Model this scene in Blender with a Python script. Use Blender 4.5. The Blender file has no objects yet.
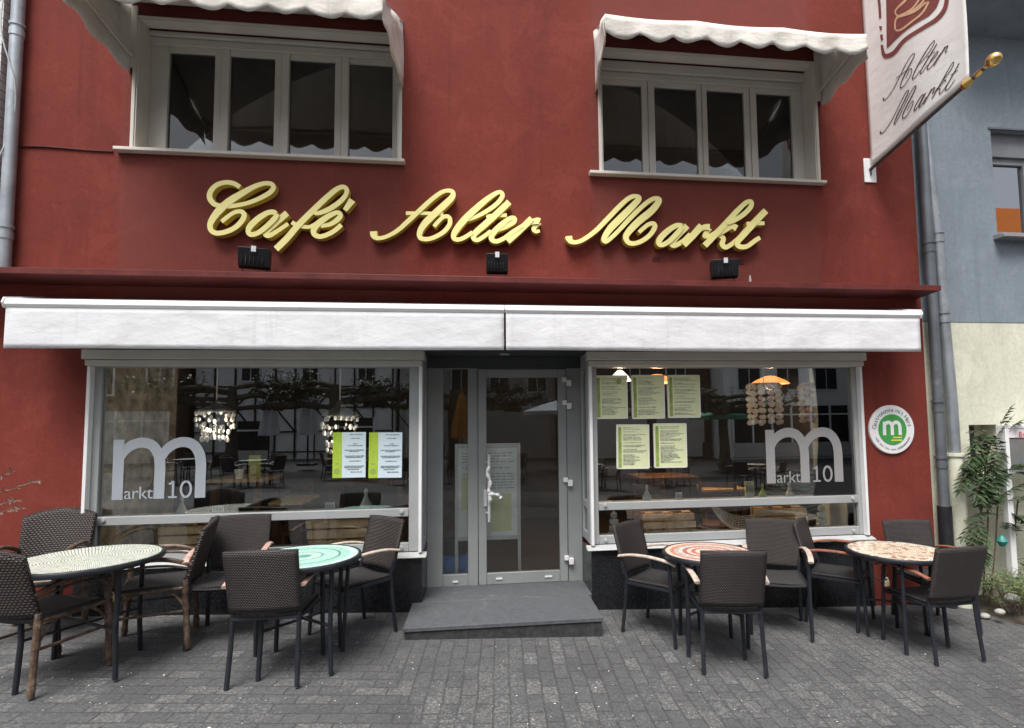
import bpy, math, random
from mathutils import Vector, Matrix
random.seed(7)
S = bpy.context.scene
COL = S.collection
PI = math.pi
R = math.radians

# ------------------------------------------------------------------ camera
FPX = 556.1; PX0, PY0 = 547.47, 384.78
yaw, pitch, roll = 0.119616, 0.067749, -0.011496
CAM = Vector((.3713, -5.0604, 1.6575))
fw = Vector((math.sin(yaw)*math.cos(pitch), math.cos(yaw)*math.cos(pitch), math.sin(pitch)))
r0 = Vector((math.cos(yaw), -math.sin(yaw), 0)); u0 = r0.cross(fw)
rt = math.cos(roll)*r0 + math.sin(roll)*u0
up = math.cos(roll)*u0 - math.sin(roll)*r0
cd = bpy.data.cameras.new('camera'); cam = bpy.data.objects.new('camera', cd); COL.objects.link(cam)
cam.matrix_world = Matrix(((rt.x, up.x, -fw.x, CAM.x), (rt.y, up.y, -fw.y, CAM.y), (rt.z, up.z, -fw.z, CAM.z), (0, 0, 0, 1)))
cd.sensor_width = 36; cd.lens = FPX/1024*36; cd.shift_x = (512-PX0)/1024; cd.shift_y = (PY0-364)/1024; cd.clip_start = 0.05; cd.clip_end = 500
S.camera = cam

def ray(x, y): return fw + rt*((x-PX0)/FPX) - up*((y-PY0)/FPX)
def atY(x, y, Y=0.0): d = ray(x, y); return CAM + d*((Y-CAM.y)/d.y)      # measured photo point on a plane parallel to the facade
def atX(x, y, X): d = ray(x, y); return CAM + d*((X-CAM.x)/d.x)
def atZ(x, y, Z): d = ray(x, y); return CAM + d*((Z-CAM.z)/d.z)
def gz(x, y=-.7): return -0.038*max(-5.0, min(6.0, x-0.7)) + .025*max(-8, min(0, y))
def atG(x, y):
    z = 0.0
    for _ in range(6): p = atZ(x, y, z); z = gz(p.x, p.y)
    return p

# ------------------------------------------------------------------ mesh builder
class MB:
    def __init__(s): s.v = []; s.f = []; s.m = []
    def add(s, vs, fs, m=0):
        b = len(s.v); s.v += [tuple(v) for v in vs]
        for f in fs: s.f.append(tuple(i+b for i in f)); s.m.append(m)
    def quad(s, a, b, c, d, m=0): s.add([a, b, c, d], [(0, 1, 2, 3)], m)
    def poly(s, pts, m=0): s.add(pts, [tuple(range(len(pts)))], m)
    def box(s, x0, x1, y0, y1, z0, z1, m=0):
        s.add([(x0,y0,z0),(x1,y0,z0),(x1,y1,z0),(x0,y1,z0),(x0,y0,z1),(x1,y0,z1),(x1,y1,z1),(x0,y1,z1)],
              [(0,3,2,1),(4,5,6,7),(0,1,5,4),(1,2,6,5),(2,3,7,6),(3,0,4,7)], m)
    def bar(s, p, q, w, h, ref=(0,0,1), m=0):
        p = Vector(p); q = Vector(q); d = (q-p).normalized(); ref = Vector(ref)
        if abs(d.dot(ref)) > .98: ref = Vector((0,1,0))
        a = d.cross(ref).normalized(); b = a.cross(d)
        vs = [e + a*sx*w/2 + b*sy*h/2 for e in (p, q) for sx, sy in ((-1,-1),(1,-1),(1,1),(-1,1))]
        s.add(vs, [(3,2,1,0),(4,5,6,7),(0,1,5,4),(1,2,6,5),(2,3,7,6),(3,0,4,7)], m)
    def tube(s, pts, r, n=8, m=0, sx=1.0, ref=(0,0,1)):
        pts = [Vector(p) for p in pts]; k = len(pts)
        rs = r if isinstance(r, (list, tuple)) else [r]*k
        vs = []; a = None
        for i, p in enumerate(pts):
            d = (pts[min(i+1, k-1)] - pts[max(i-1, 0)]).normalized()
            if a is None:
                q = Vector(ref)
                if abs(d.dot(q)) > .95: q = Vector((1,0,0))
                a = d.cross(q).normalized()
            else:
                a = (a - d*a.dot(d)).normalized()
            b = d.cross(a)
            for j in range(n):
                t = 2*PI*(j+.5)/n; vs.append(p + a*math.cos(t)*rs[i]*sx + b*math.sin(t)*rs[i])
        fs = []
        for i in range(k-1):
            for j in range(n):
                fs.append((i*n+j, i*n+(j+1)%n, (i+1)*n+(j+1)%n, (i+1)*n+j))
        fs.append(tuple(reversed(range(n)))); fs.append(tuple((k-1)*n+j for j in range(n)))
        s.add(vs, fs, m)
    def lathe(s, prof, c=(0,0,0), n=24, m=0, axis='z', cap=True):
        vs = []; k = len(prof)
        for (r, z) in prof:
            for j in range(n):
                t = 2*PI*j/n
                if axis == 'z': vs.append((c[0]+r*math.cos(t), c[1]+r*math.sin(t), c[2]+z))
                else: vs.append((c[0]+r*math.cos(t), c[1]-z, c[2]+r*math.sin(t)))
        fs = []
        for i in range(k-1):
            for j in range(n): fs.append((i*n+j, i*n+(j+1)%n, (i+1)*n+(j+1)%n, (i+1)*n+j))
        if cap and prof[0][0] > 1e-4: fs.append(tuple(reversed(range(n))))
        if cap and prof[-1][0] > 1e-4: fs.append(tuple((k-1)*n+j for j in range(n)))
        s.add(vs, fs, m)
    def prism(s, pts, vec, m=0):
        pts = [Vector(p) for p in pts]; vec = Vector(vec); n = len(pts)
        vs = pts + [p+vec for p in pts]
        fs = [tuple(range(n)), tuple(reversed(range(n, 2*n)))] + [(i, i+n, (i+1)%n+n, (i+1)%n) for i in range(n)]
        s.add(vs, fs, m)
    def surf(s, fn, nu, nv, m=0):
        vs = [fn(i/nu, j/nv) for j in range(nv+1) for i in range(nu+1)]
        fs = [(j*(nu+1)+i, j*(nu+1)+i+1, (j+1)*(nu+1)+i+1, (j+1)*(nu+1)+i) for j in range(nv) for i in range(nu)]
        s.add(vs, fs, m)
    def ball(s, c, rx, ry, rz, nu=12, nv=8, m=0):
        c = Vector(c)
        s.surf(lambda u, v: c+Vector((rx*math.cos(2*PI*u)*math.sin(PI*v), ry*math.sin(2*PI*u)*math.sin(PI*v), -rz*math.cos(PI*v))), nu, nv, m)
    def build(s, name, mats, parent=None, loc=None, bevel=0, smooth=30, solid=0):
        me = bpy.data.meshes.new(name); me.from_pydata(s.v, [], s.f)
        if not isinstance(mats, (list, tuple)): mats = [mats]
        for m in mats: me.materials.append(m)
        me.polygons.foreach_set('material_index', s.m)
        me.validate(); me.update()
        if smooth:
            me.polygons.foreach_set('use_smooth', [True]*len(me.polygons)); me.set_sharp_from_angle(angle=R(smooth))
        o = bpy.data.objects.new(name, me); COL.objects.link(o)
        if loc is not None: o.location = loc
        if parent is not None: o.parent = parent
        if solid:
            k = o.modifiers.new('solid', 'SOLIDIFY'); k.thickness = solid; k.offset = 0
        if bevel:
            k = o.modifiers.new('bevel', 'BEVEL'); k.width = bevel; k.segments = 2; k.limit_method = 'ANGLE'; k.angle_limit = R(40)
        return o

def tag(o, label=None, cat=None, group=None, kind=None):
    if label: o['label'] = label
    if cat: o['category'] = cat
    if group: o['group'] = group
    if kind: o['kind'] = kind
    return o
def thing(name, label, cat, loc=(0,0,0), rz=0, group=None):
    o = bpy.data.objects.new(name, None); COL.objects.link(o); o.location = loc; o.rotation_euler = (0,0,rz)
    return tag(o, label, cat, group)
def copy_tree(o, parent=None):
    c = o.copy(); COL.objects.link(c)
    if parent is not None: c.parent = parent
    for ch in list(o.children): copy_tree(ch, c)
    return c
def catmull(pts, sub=8):
    out = []; n = len(pts)
    for i in range(n-1):
        p0 = pts[max(i-1,0)]; p1 = pts[i]; p2 = pts[i+1]; p3 = pts[min(i+2,n-1)]
        for k in range(sub):
            t = k/sub
            out.append(tuple(.5*((2*b)+(-a+c)*t+(2*a-5*b+4*c-d)*t*t+(-a+3*b-3*c+d)*t**3) for a,b,c,d in zip(p0,p1,p2,p3)))
    out.append(tuple(pts[-1])); return out
def text_mesh(txt, size, extrude=0.0, font_shear=0.0, align='LEFT', spacing=1.0):
    cu = bpy.data.curves.new('t', 'FONT'); cu.body = txt; cu.size = size; cu.extrude = extrude; cu.shear = font_shear
    cu.align_x = align; cu.space_character = spacing; cu.resolution_u = 4
    o = bpy.data.objects.new('t', cu); COL.objects.link(o)
    bpy.context.view_layer.update()
    me = bpy.data.meshes.new_from_object(o.evaluated_get(bpy.context.evaluated_depsgraph_get()))
    bpy.data.objects.remove(o); return me
def text_into(mb, txt, size, fn, m=0, **k):
    me = text_mesh(txt, size, **k)
    mb.add([fn(v.co) for v in me.vertices], [tuple(p.vertices) for p in me.polygons], m); bpy.data.meshes.remove(me)

# ------------------------------------------------------------------ materials
class NT:
    def __init__(s, name):
        s.mat = bpy.data.materials.new(name); s.mat.use_nodes = True; s.t = s.mat.node_tree; s.n = s.t.nodes; s.l = s.t.links
        s.p = s.n['Principled BSDF']; s.out = s.n['Material Output']
    def node(s, typ, **k):
        n = s.n.new(typ)
        for a, b in k.items(): setattr(n, a, b)
        return n
    def link(s, a, b): s.l.new(a, b)
    def val(s, sock, v):
        if hasattr(v, 'is_linked') or isinstance(v, bpy.types.NodeSocket): s.link(v, sock)
        else: sock.default_value = v
    def math(s, op, a, b=0.0, c=None):
        n = s.node('ShaderNodeMath', operation=op); s.val(n.inputs[0], a); s.val(n.inputs[1], b)
        if c is not None: s.val(n.inputs[2], c)
        return n.outputs[0]
    def obj(s): return s.node('ShaderNodeTexCoord').outputs['Object']
    def mapping(s, v, scale=(1,1,1), rot=(0,0,0), loc=(0,0,0)):
        n = s.node('ShaderNodeMapping'); s.link(v, n.inputs[0]); n.inputs['Scale'].default_value = scale; n.inputs['Rotation'].default_value = rot; n.inputs['Location'].default_value = loc
        return n.outputs[0]
    def noise(s, v, scale, detail=4, rough=.6, dist=0):
        n = s.node('ShaderNodeTexNoise'); s.link(v, n.inputs['Vector']); n.inputs['Scale'].default_value = scale; n.inputs['Detail'].default_value = detail
        n.inputs['Roughness'].default_value = rough; n.inputs['Distortion'].default_value = dist
        return n.outputs['Fac']
    def ramp(s, f, stops, interp='LINEAR'):
        n = s.node('ShaderNodeValToRGB'); n.color_ramp.interpolation = interp; s.link(f, n.inputs[0]); e = n.color_ramp.elements
        while len(e) < len(stops): e.new(.5)
        for i, (p, c) in enumerate(stops): e[i].position = p; e[i].color = (*c, 1) if len(c) == 3 else c
        return n.outputs[0]
    def fr(s, f, lo, hi):
        n = s.node('ShaderNodeMapRange'); s.link(f, n.inputs[0]); n.inputs[1].default_value = lo; n.inputs[2].default_value = hi; return n.outputs[0]
    def mix(s, f, a, b, blend='MIX'):
        n = s.node('ShaderNodeMix', data_type='RGBA', blend_type=blend); s.val(n.inputs[0], f)
        for k, v in ((6, a), (7, b)):
            if isinstance(v, bpy.types.NodeSocket): s.link(v, n.inputs[k])
            else: n.inputs[k].default_value = (*v, 1)
        return n.outputs[2]
    def sep(s, v): n = s.node('ShaderNodeSeparateXYZ'); s.link(v, n.inputs[0]); return n.outputs
    def comb(s, x, y, z=0.0):
        n = s.node('ShaderNodeCombineXYZ')
        for i, v in enumerate((x, y, z)): s.val(n.inputs[i], v)
        return n.outputs[0]
    def bump(s, h, strength=.3, dist=.01):
        n = s.node('ShaderNodeBump'); s.link(h, n.inputs['Height']); n.inputs['Strength'].default_value = strength; n.inputs['Distance'].default_value = dist
        s.link(n.outputs[0], s.p.inputs['Normal'])
    def base(s, c, rough=.6, metal=0, spec=.5):
        s.val(s.p.inputs['Base Color'], (*c, 1) if isinstance(c, tuple) else c)
        s.val(s.p.inputs['Roughness'], rough); s.p.inputs['Metallic'].default_value = metal; s.p.inputs['Specular IOR Level'].default_value = spec
        return s.mat

def plain(name, c, rough=.6, metal=0, var=.15, scale=6, bump=.1, bscale=90, spec=.4, dirt=None):
    t = NT(name); v = t.obj(); n = t.noise(v, scale, 5)
    lo = tuple(x*(1-var) for x in c); hi = tuple(min(1, x*(1+var)) for x in c)
    col = t.ramp(n, [(.3, lo), (.7, hi)])
    if dirt:
        d = t.noise(v, dirt[0], 6, .7, .5); col = t.mix(t.fr(d, dirt[1], dirt[1]+.15), col, dirt[2])
    if bump: t.bump(t.noise(v, bscale, 3), bump, .004)
    return t.base(col, t.math('MULTIPLY_ADD', n, .2, rough-.1), metal, spec)

M = {}
def stucco(name, c1, c2, bands=None, stain=None):
    t = NT(name); v = t.obj(); x, y, z = t.sep(v)
    big = t.noise(v, .8, 5, .6); fine = t.noise(v, 26, 6, .7)
    col = t.ramp(big, [(.3, c1), (.7, c2)])
    col = t.mix(t.math('MULTIPLY', t.fr(fine, .35, .75), .45), col, tuple(k*.62 for k in c1))
    pt_ = t.noise(v, 2.3, 7, .7, .8); col = t.mix(t.math('MULTIPLY', t.fr(pt_, .52, .60), .22), col, tuple(min(1, k*1.25+.012) for k in c2))
    dk_ = t.noise(t.mapping(v, (1.2, 1.2, .6), loc=(4, 2, 7)), 1.6, 7, .7, .5); col = t.mix(t.math('MULTIPLY', t.fr(dk_, .50, .66), .35), col, tuple(k*.66 for k in c1))
    st2 = t.noise(t.mapping(v, (14, 14, .35), loc=(2, 1, 5)), 1.0, 5, .65); col = t.mix(t.math('MULTIPLY', t.fr(st2, .56, .74), .35), col, tuple(k*.6 for k in c1))
    if bands:      # weathered, chalky render below the windows where the awnings keep the rain off
        f = None
        wob = t.math('MULTIPLY', t.math('SUBTRACT', t.noise(v, 3, 3), .5), .10)
        xs = t.math('ADD', x, wob)
        for (a, b) in bands:
            g = t.math('MULTIPLY', t.fr(xs, a-.02, a+.05), t.fr(xs, b+.04, b-.05))
            f = g if f is None else t.math('MAXIMUM', f, g)
        f = t.math('MULTIPLY', f, .55)
        col = t.mix(f, col, stain)
    st = t.noise(t.mapping(v, (9, 9, .5)), 1.0, 5, .6)       # rain streaks
    col = t.mix(t.math('MULTIPLY', t.fr(st, .62, .8), .25), col, tuple(min(1, k*1.5+.03) for k in c2))
    sp = t.noise(v, 45, 2); col = t.mix(t.math('MULTIPLY', t.fr(sp, .76, .80), .35), col, (.45, .3, .27))
    h = t.math('ADD', t.noise(v, 170, 3), t.math('MULTIPLY', t.noise(v, 9, 4), 1.5))
    t.bump(h, .6, .005)
    return t.base(col, .9, 0, .25)
M['red'] = stucco('red_stucco', (.165, .032, .023), (.218, .042, .030), [(-2.72, -.33), (1.42, 3.72)], (.165, .048, .040))
M['blue'] = stucco('blue_grey_stucco', (.225, .272, .31), (.26, .305, .345))
M['cream'] = stucco('cream_stucco', (.66, .66, .52), (.74, .74, .60))
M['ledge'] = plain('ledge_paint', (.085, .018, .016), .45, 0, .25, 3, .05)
M['granite'] = plain('black_granite', (.012, .013, .015), .25, 0, .5, 60, .0, spec=.5)
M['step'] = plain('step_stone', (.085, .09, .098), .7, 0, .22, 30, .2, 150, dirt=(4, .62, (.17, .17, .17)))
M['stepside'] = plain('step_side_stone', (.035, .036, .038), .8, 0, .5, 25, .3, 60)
M['alu'] = plain('grey_window_metal', (.35, .365, .365), .42, .0, .06, 3, .02)
M['alud'] = plain('door_metal', (.27, .285, .285), .42, .0, .08, 3, .02)
M['sill'] = plain('pale_sill_metal', (.44, .45, .45), .45, .1, .10, 5, .03)
M['white'] = plain('white_paint', (.80, .80, .80), .5, 0, .05, 4, .02)
M['beige'] = plain('beige_paint', (.66, .625, .56), .6, 0, .07, 3, .03, dirt=(3, .66, (.42, .38, .32)))
M['shutter'] = plain('shutter_box_metal', (.58, .555, .50), .5, 0, .07, 3, .03)
M['awning'] = None
M['black'] = plain('black_plastic', (.018, .019, .022), .45, 0, .3, 12, .05)
M['charcoal'] = plain('charcoal_metal', (.022, .025, .032), .42, .2, .25, 12, .04)
M['zinc'] = plain('zinc_pipe', (.36, .39, .42), .42, .55, .22, 4, .06, 40, dirt=(6, .6, (.22, .24, .26)))
M['zincd'] = plain('dark_zinc_pipe', (.17, .19, .21), .45, .5, .2, 4, .06, 40, dirt=(5, .6, (.28, .30, .31)))
M['gold'] = plain('gold', (.78, .52, .18), .28, .9, .15, 20, .02)
M['letter'] = plain('yellow_acrylic', (.98, .89, .36), .35, 0, .03, 4, 0)
M['letterside'] = plain('yellow_acrylic_edge', (.66, .52, .10), .4, 0, .1, 8, 0)
M['vinyl'] = plain('frosted_vinyl', (.42, .46, .51), .75, 0, .03, 8, 0)
M['paper'] = plain('blue_white_paper', (.70, .82, .88), .8, 0, .02, 4, 0)
M['paperg'] = plain('pale_green_paper', (.74, .79, .48), .7, 0, .05, 9, 0)
M['lime'] = plain('lime_print', (.45, .62, .06), .7, 0, .1, 20, 0)
M['limed'] = plain('olive_print', (.30, .40, .10), .7, 0, .35, 20, 0)
M['ink'] = plain('grey_ink', (.13, .15, .17), .8, 0, .2, 60, 0)
M['inkp'] = plain('pale_ink', (.36, .40, .36), .8, 0, .2, 60, 0)
M['green'] = plain('sign_green', (.06, .33, .08), .4, 0, .1, 6, 0)
M['yellow'] = plain('sign_yellow', (.75, .72, .10), .5, 0, .1, 6, 0)
M['woodred'] = plain('reddish_arm_wood', (.25, .095, .06), .5, 0, .3, 25, .1, 60)
M['woodgrey'] = plain('weathered_arm_wood', (.46, .38, .32), .6, 0, .3, 25, .1, 60, dirt=(9, .6, (.58, .53, .48)))
M['woodpink'] = plain('pinkish_arm_wood', (.46, .30, .25), .6, 0, .3, 25, .1, 60, dirt=(9, .62, (.55, .45, .40)))
M['palletw'] = plain('pallet_wood', (.80, .60, .36), .7, 0, .28, 9, .15, 40, dirt=(8, .62, (.25, .15, .07)))
M['palletk'] = plain('pallet_wood_brown', (.60, .40, .22), .7, 0, .35, 9, .15, 40)
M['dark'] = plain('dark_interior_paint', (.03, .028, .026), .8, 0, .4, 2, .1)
M['darkfloor'] = plain('dark_wood_floor', (.05, .038, .028), .55, 0, .4, 5, .1)
M['palewall'] = plain('pale_interior_wall', (.62, .68, .63), .85, 0, .1, 3, .1)
M['stonewall'] = plain('stone_interior_wall', (.42, .41, .36), .9, 0, .6, 7, .9, 14, dirt=(5, .55, (.13, .12, .10)))
M['brown'] = plain('brown_wood', (.10, .055, .03), .5, 0, .35, 12, .1)
M['tan'] = plain('tan_wood', (.42, .30, .13), .5, 0, .2, 12, .1)
M['shell'] = plain('shell', (.90, .86, .82), .5, 0, .2, 30, .1)
M['shellp'] = plain('pink_shell', (.78, .62, .57), .5, 0, .3, 30, .1)
M['bluebin'] = plain('blue_bag', (.05, .20, .62), .45, 0, .35, 14, .3, 20)
M['board'] = plain('menu_board_print', (.85, .92, .90), .5, 0, .12, 10, 0)
M['frame'] = plain('board_frame_metal', (.62, .65, .65), .4, .3, .08, 10, 0)
M['leaf'] = plain('shrub_leaf', (.036, .066, .024), .5, 0, .6, 4, .1, spec=.35)
M['leafl'] = plain('pale_leaf', (.14, .21, .075), .55, 0, .45, 6, .1)
M['leafr'] = plain('reddish_leaf', (.13, .075, .055), .6, 0, .4, 6, .1)
M['stem'] = plain('brown_stem', (.11, .075, .05), .8, 0, .3, 10, .2)
M['bark'] = plain('plane_bark', (.10, .085, .06), .9, 0, .5, 5, .6, 14)
M['soil'] = plain('soil', (.07, .06, .045), .95, 0, .5, 12, .6, 40)
M['stonepale'] = plain('pale_stone', (.34, .33, .30), .85, 0, .2, 12, .4, 40)
M['teal'] = plain('teal_plastic', (.03, .19, .17), .4, 0, .2, 8, 0)
M['brass'] = plain('brass', (.72, .60, .36), .35, .7, .15, 30, 0)
M['redprint'] = plain('red_print', (.55, .03, .04), .5, 0, .1, 10, 0)
M['burg'] = plain('burgundy_print', (.21, .055, .05), .8, 0, .15, 14, 0)
M['inkbrown'] = plain('brown_print', (.10, .065, .055), .8, 0, .3, 30, 0)
M['beigeprint'] = plain('beige_print', (.62, .40, .24), .8, 0, .1, 14, 0)
M['orangecloth'] = plain('orange_cloth', (.90, .24, .03), .7, 0, .15, 5, .1)
M['yellowcloth'] = plain('ochre_cloth', (.62, .28, .05), .8, 0, .15, 5, .1)
M['timber'] = plain('dark_timber', (.022, .018, .015), .8, 0, .3, 6, .2)
M['infill'] = plain('white_infill', (.90, .90, .88), .85, 0, .05, 3, .1)
M['housegrey'] = plain('grey_house_render', (.55, .53, .50), .9, 0, .1, 2, .1)
M['housebrick'] = plain('brown_brick', (.12, .07, .05), .9, 0, .3, 30, .3)
M['tiles'] = plain('roof_tiles', (.16, .07, .05), .8, 0, .3, 14, .3)
M['whiteglass'] = plain('white_glassware', (.62, .72, .72), .2, 0, .1, 14, 0)
M['net'] = plain('net_twine', (.72, .70, .62), .9, 0, .2, 30, 0)
M['petal'] = plain('petal', (.62, .60, .55), .8, 0, .2, 30, 0)
M['shade'] = plain('lamp_shade_metal', (.25, .26, .24), .4, .3, .1, 10, 0)

def awning_mat(name, base, dirtc, amt, bs=.4):
    t = NT(name); v = t.obj()
    n = t.noise(t.mapping(v, (2.2, 2.2, 5), (0, .6, 0)), 1.2, 6, .62, .6)
    col = t.mix(t.math('MULTIPLY', t.fr(n, .48, .80), amt), base, dirtc)
    s = t.noise(t.mapping(v, (16, 16, 1.0)), 1, 5); col = t.mix(t.math('MULTIPLY', t.fr(s, .55, .8), amt*.8), col, dirtc)
    w = t.noise(t.mapping(v, (5, 5, 9), (0, .7, 0)), .8, 3)
    t.bump(t.math('ADD', t.math('MULTIPLY', w, 3.0), t.math('MULTIPLY', t.noise(v, 240, 2), .15)), bs, .012)
    t.base(col, .85, 0, .2); t.p.inputs['Transmission Weight'].default_value = 0
    return t.mat
M['awning'] = awning_mat('white_awning_fabric', (.73, .735, .755), (.52, .52, .53), .65, .25)
M['awning_up'] = awning_mat('weathered_awning_fabric', (.70, .67, .62), (.40, .37, .32), .7)
M['flag'] = awning_mat('flag_cloth', (.82, .80, .775), (.66, .63, .60), .35, .15)
M['parasol'] = awning_mat('parasol_cloth', (.70, .74, .78), (.5, .52, .55), .4)

def glass(name, tint, f0=.0, ior=1.9, rough=0.0):
    t = NT(name); t.n.remove(t.p)
    tr = t.node('ShaderNodeBsdfTransparent'); tr.inputs[0].default_value = (*tint, 1)
    gl = t.node('ShaderNodeBsdfGlossy'); gl.inputs['Roughness'].default_value = rough; gl.inputs[0].default_value = (.96, .98, 1, 1)
    fr = t.node('ShaderNodeFresnel'); fr.inputs[0].default_value = ior
    v = t.obj(); b = t.node('ShaderNodeBump'); b.inputs['Strength'].default_value = .012; b.inputs['Distance'].default_value = .02
    t.link(t.noise(v, 1.1, 1), b.inputs['Height']); t.link(b.outputs[0], gl.inputs['Normal'])
    mx = t.node('ShaderNodeMixShader'); t.link(t.math('ADD', fr.outputs[0], f0), mx.inputs[0])
    t.link(tr.outputs[0], mx.inputs[1]); t.link(gl.outputs[0], mx.inputs[2]); t.link(mx.outputs[0], t.out.inputs[0])
    return t.mat
M['glass'] = glass('shop_glass', (.985, .995, .985), .035, 1.85)
M['glassclear'] = glass('clear_glass', (.99, 1, .99), .0, 1.58)
M['glassup'] = glass('upper_glass', (.6, .61, .6), .0, 1.75)

def wicker(name, axes, dark=(.012, .010, .010), light=(.040, .031, .028), sx=62, sz=95):
    t = NT(name); c = t.sep(t.obj()); a, b = c[axes[0]], c[axes[1]]
    row = t.math('FLOOR', t.math('MULTIPLY', b, sz))
    off = t.math('MULTIPLY', t.math('MODULO', row, 2.0), .5)
    fx = t.math('FRACT', t.math('ADD', t.math('MULTIPLY', a, sx), off)); fz = t.math('FRACT', t.math('MULTIPLY', b, sz))
    hx = t.math('SINE', t.math('MULTIPLY', fx, PI)); hz = t.math('SINE', t.math('MULTIPLY', fz, PI))
    h = t.math('MULTIPLY', t.math('ABSOLUTE', hx), t.math('ABSOLUTE', hz))
    n = t.noise(t.obj(), 22, 4)
    col = t.mix(t.fr(h, .15, .9), dark, t.ramp(n, [(.3, light), (.7, tuple(k*1.5 for k in light))]))
    t.bump(h, .8, .006)
    return t.base(col, .5, 0, .45)
M['wback'] = wicker('wicker_back', (0, 2), (.012, .009, .009), (.050, .039, .037), 58, 90); M['wseat'] = wicker('wicker_seat', (0, 1), (.014, .013, .014), (.042, .038, .038))
M['wbackl'] = wicker('wicker_back_worn', (0, 2), (.016, .012, .011), (.060, .043, .037), 40, 60)

def bamboo(name):
    t = NT(name); v = t.obj(); z = t.sep(v)[2]
    n = t.noise(v, 18, 5); col = t.ramp(n, [(.35, (.06, .035, .025)), (.55, (.13, .085, .06)), (.75, (.28, .22, .17))])
    t.bump(t.noise(t.mapping(v, (60, 60, 6)), 1, 3), .3, .004); return t.base(col, .5, 0, .4)
M['bamboo'] = bamboo('bamboo_look_tube')

def mosaic(name, rings, w=.017, tile=.020, jitter=.35, grout=(.05, .045, .04), flower=None, swirl=0.0, gw=.14):
    t = NT(name); x, y, z = t.sep(t.obj())
    r = t.math('SQRT', t.math('ADD', t.math('MULTIPLY', x, x), t.math('MULTIPLY', y, y)))
    th = t.math('ADD', t.math('DIVIDE', t.math('ARCTAN2', y, x), 2*PI), .5)
    if swirl: r2 = t.math('ADD', r, t.math('MULTIPLY', th, swirl))
    else: r2 = r
    q = t.math('DIVIDE', r2, w); ri = t.math('FLOOR', q); rf = t.math('FRACT', q)
    cnt = t.math('ADD', t.math('FLOOR', t.math('MULTIPLY', ri, 2*PI*w/tile)), 3.0)
    a = t.math('MULTIPLY', th, cnt); af = t.math('FRACT', a); ai = t.math('FLOOR', a)
    wn = t.node('ShaderNodeTexWhiteNoise', noise_dimensions='2D'); t.link(t.comb(ri, ai), wn.inputs['Vector'])
    rnd = wn.outputs['Value']
    col = t.ramp(t.math('DIVIDE', t.math('MULTIPLY', ri, w), .46), rings, 'CONSTANT')
    if flower:
        vo = t.node('ShaderNodeTexVoronoi', feature='F1'); vo.inputs['Scale'].default_value = flower[0]; t.link(t.obj(), vo.inputs['Vector'])
        fl = t.math('ADD', vo.outputs['Distance'], t.math('MULTIPLY', t.math('SUBTRACT', t.noise(t.obj(), 30, 3), .5), flower[3]))
        col = t.mix(t.math('LESS_THAN', fl, flower[1]), col, flower[2])
    hs = t.node('ShaderNodeHueSaturation'); t.link(col, hs.inputs['Color']); t.link(t.math('MULTIPLY_ADD', rnd, jitter*2, 1-jitter), hs.inputs['Value'])
    g = t.math('MAXIMUM', t.math('LESS_THAN', rf, gw), t.math('LESS_THAN', af, gw))
    col = t.mix(g, hs.outputs[0], grout)
    t.bump(t.math('SUBTRACT', 1.0, g), .4, .003)
    return t.base(col, t.math('MULTIPLY_ADD', g, .5, .3), 0, .5)
W_ = (.74, .76, .70)
M['mosL'] = mosaic('leafy_white_mosaic', [(0, (.72, .75, .66)), (.5, (.76, .78, .71)), (.82, (.68, .73, .60)), (.9, (.78, .80, .75))], .017, .021, .16, (.07, .075, .06), (15, .24, (.44, .54, .30), .4), .05, .22)
M['mosG'] = mosaic('turquoise_ring_mosaic', [(0, (.10, .33, .28)), (.10, (.55, .74, .64)), (.22, (.12, .36, .30)), (.27, (.45, .72, .62)), (.45, (.10, .22, .19)), (.50, (.36, .68, .56)), (.66, (.60, .78, .70)), (.74, (.18, .52, .42)), (.86, (.42, .72, .60))], .016, .02, .14, (.20, .33, .29), None, .0)
M['mosO'] = mosaic('orange_ring_mosaic', [(0, (.60, .16, .10)), (.10, (.72, .62, .52)), (.18, (.55, .12, .08)), (.26, (.70, .58, .48)), (.33, (.40, .10, .08)), (.40, (.72, .62, .54)), (.48, (.45, .42, .40)), (.54, (.66, .20, .10)), (.62, (.74, .60, .48)), (.68, (.68, .22, .10)), (.80, (.70, .45, .30)), (.86, (.66, .20, .10))], .016, .02, .22, (.30, .25, .22), None, .0)
M['mosR'] = mosaic('red_flower_mosaic', [(0, (.66, .58, .44)), (.55, (.72, .66, .54)), (.86, (.62, .52, .38))], .015, .018, .22, (.26, .20, .15), (17, .34, (.36, .14, .09), .45), .04)

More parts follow.
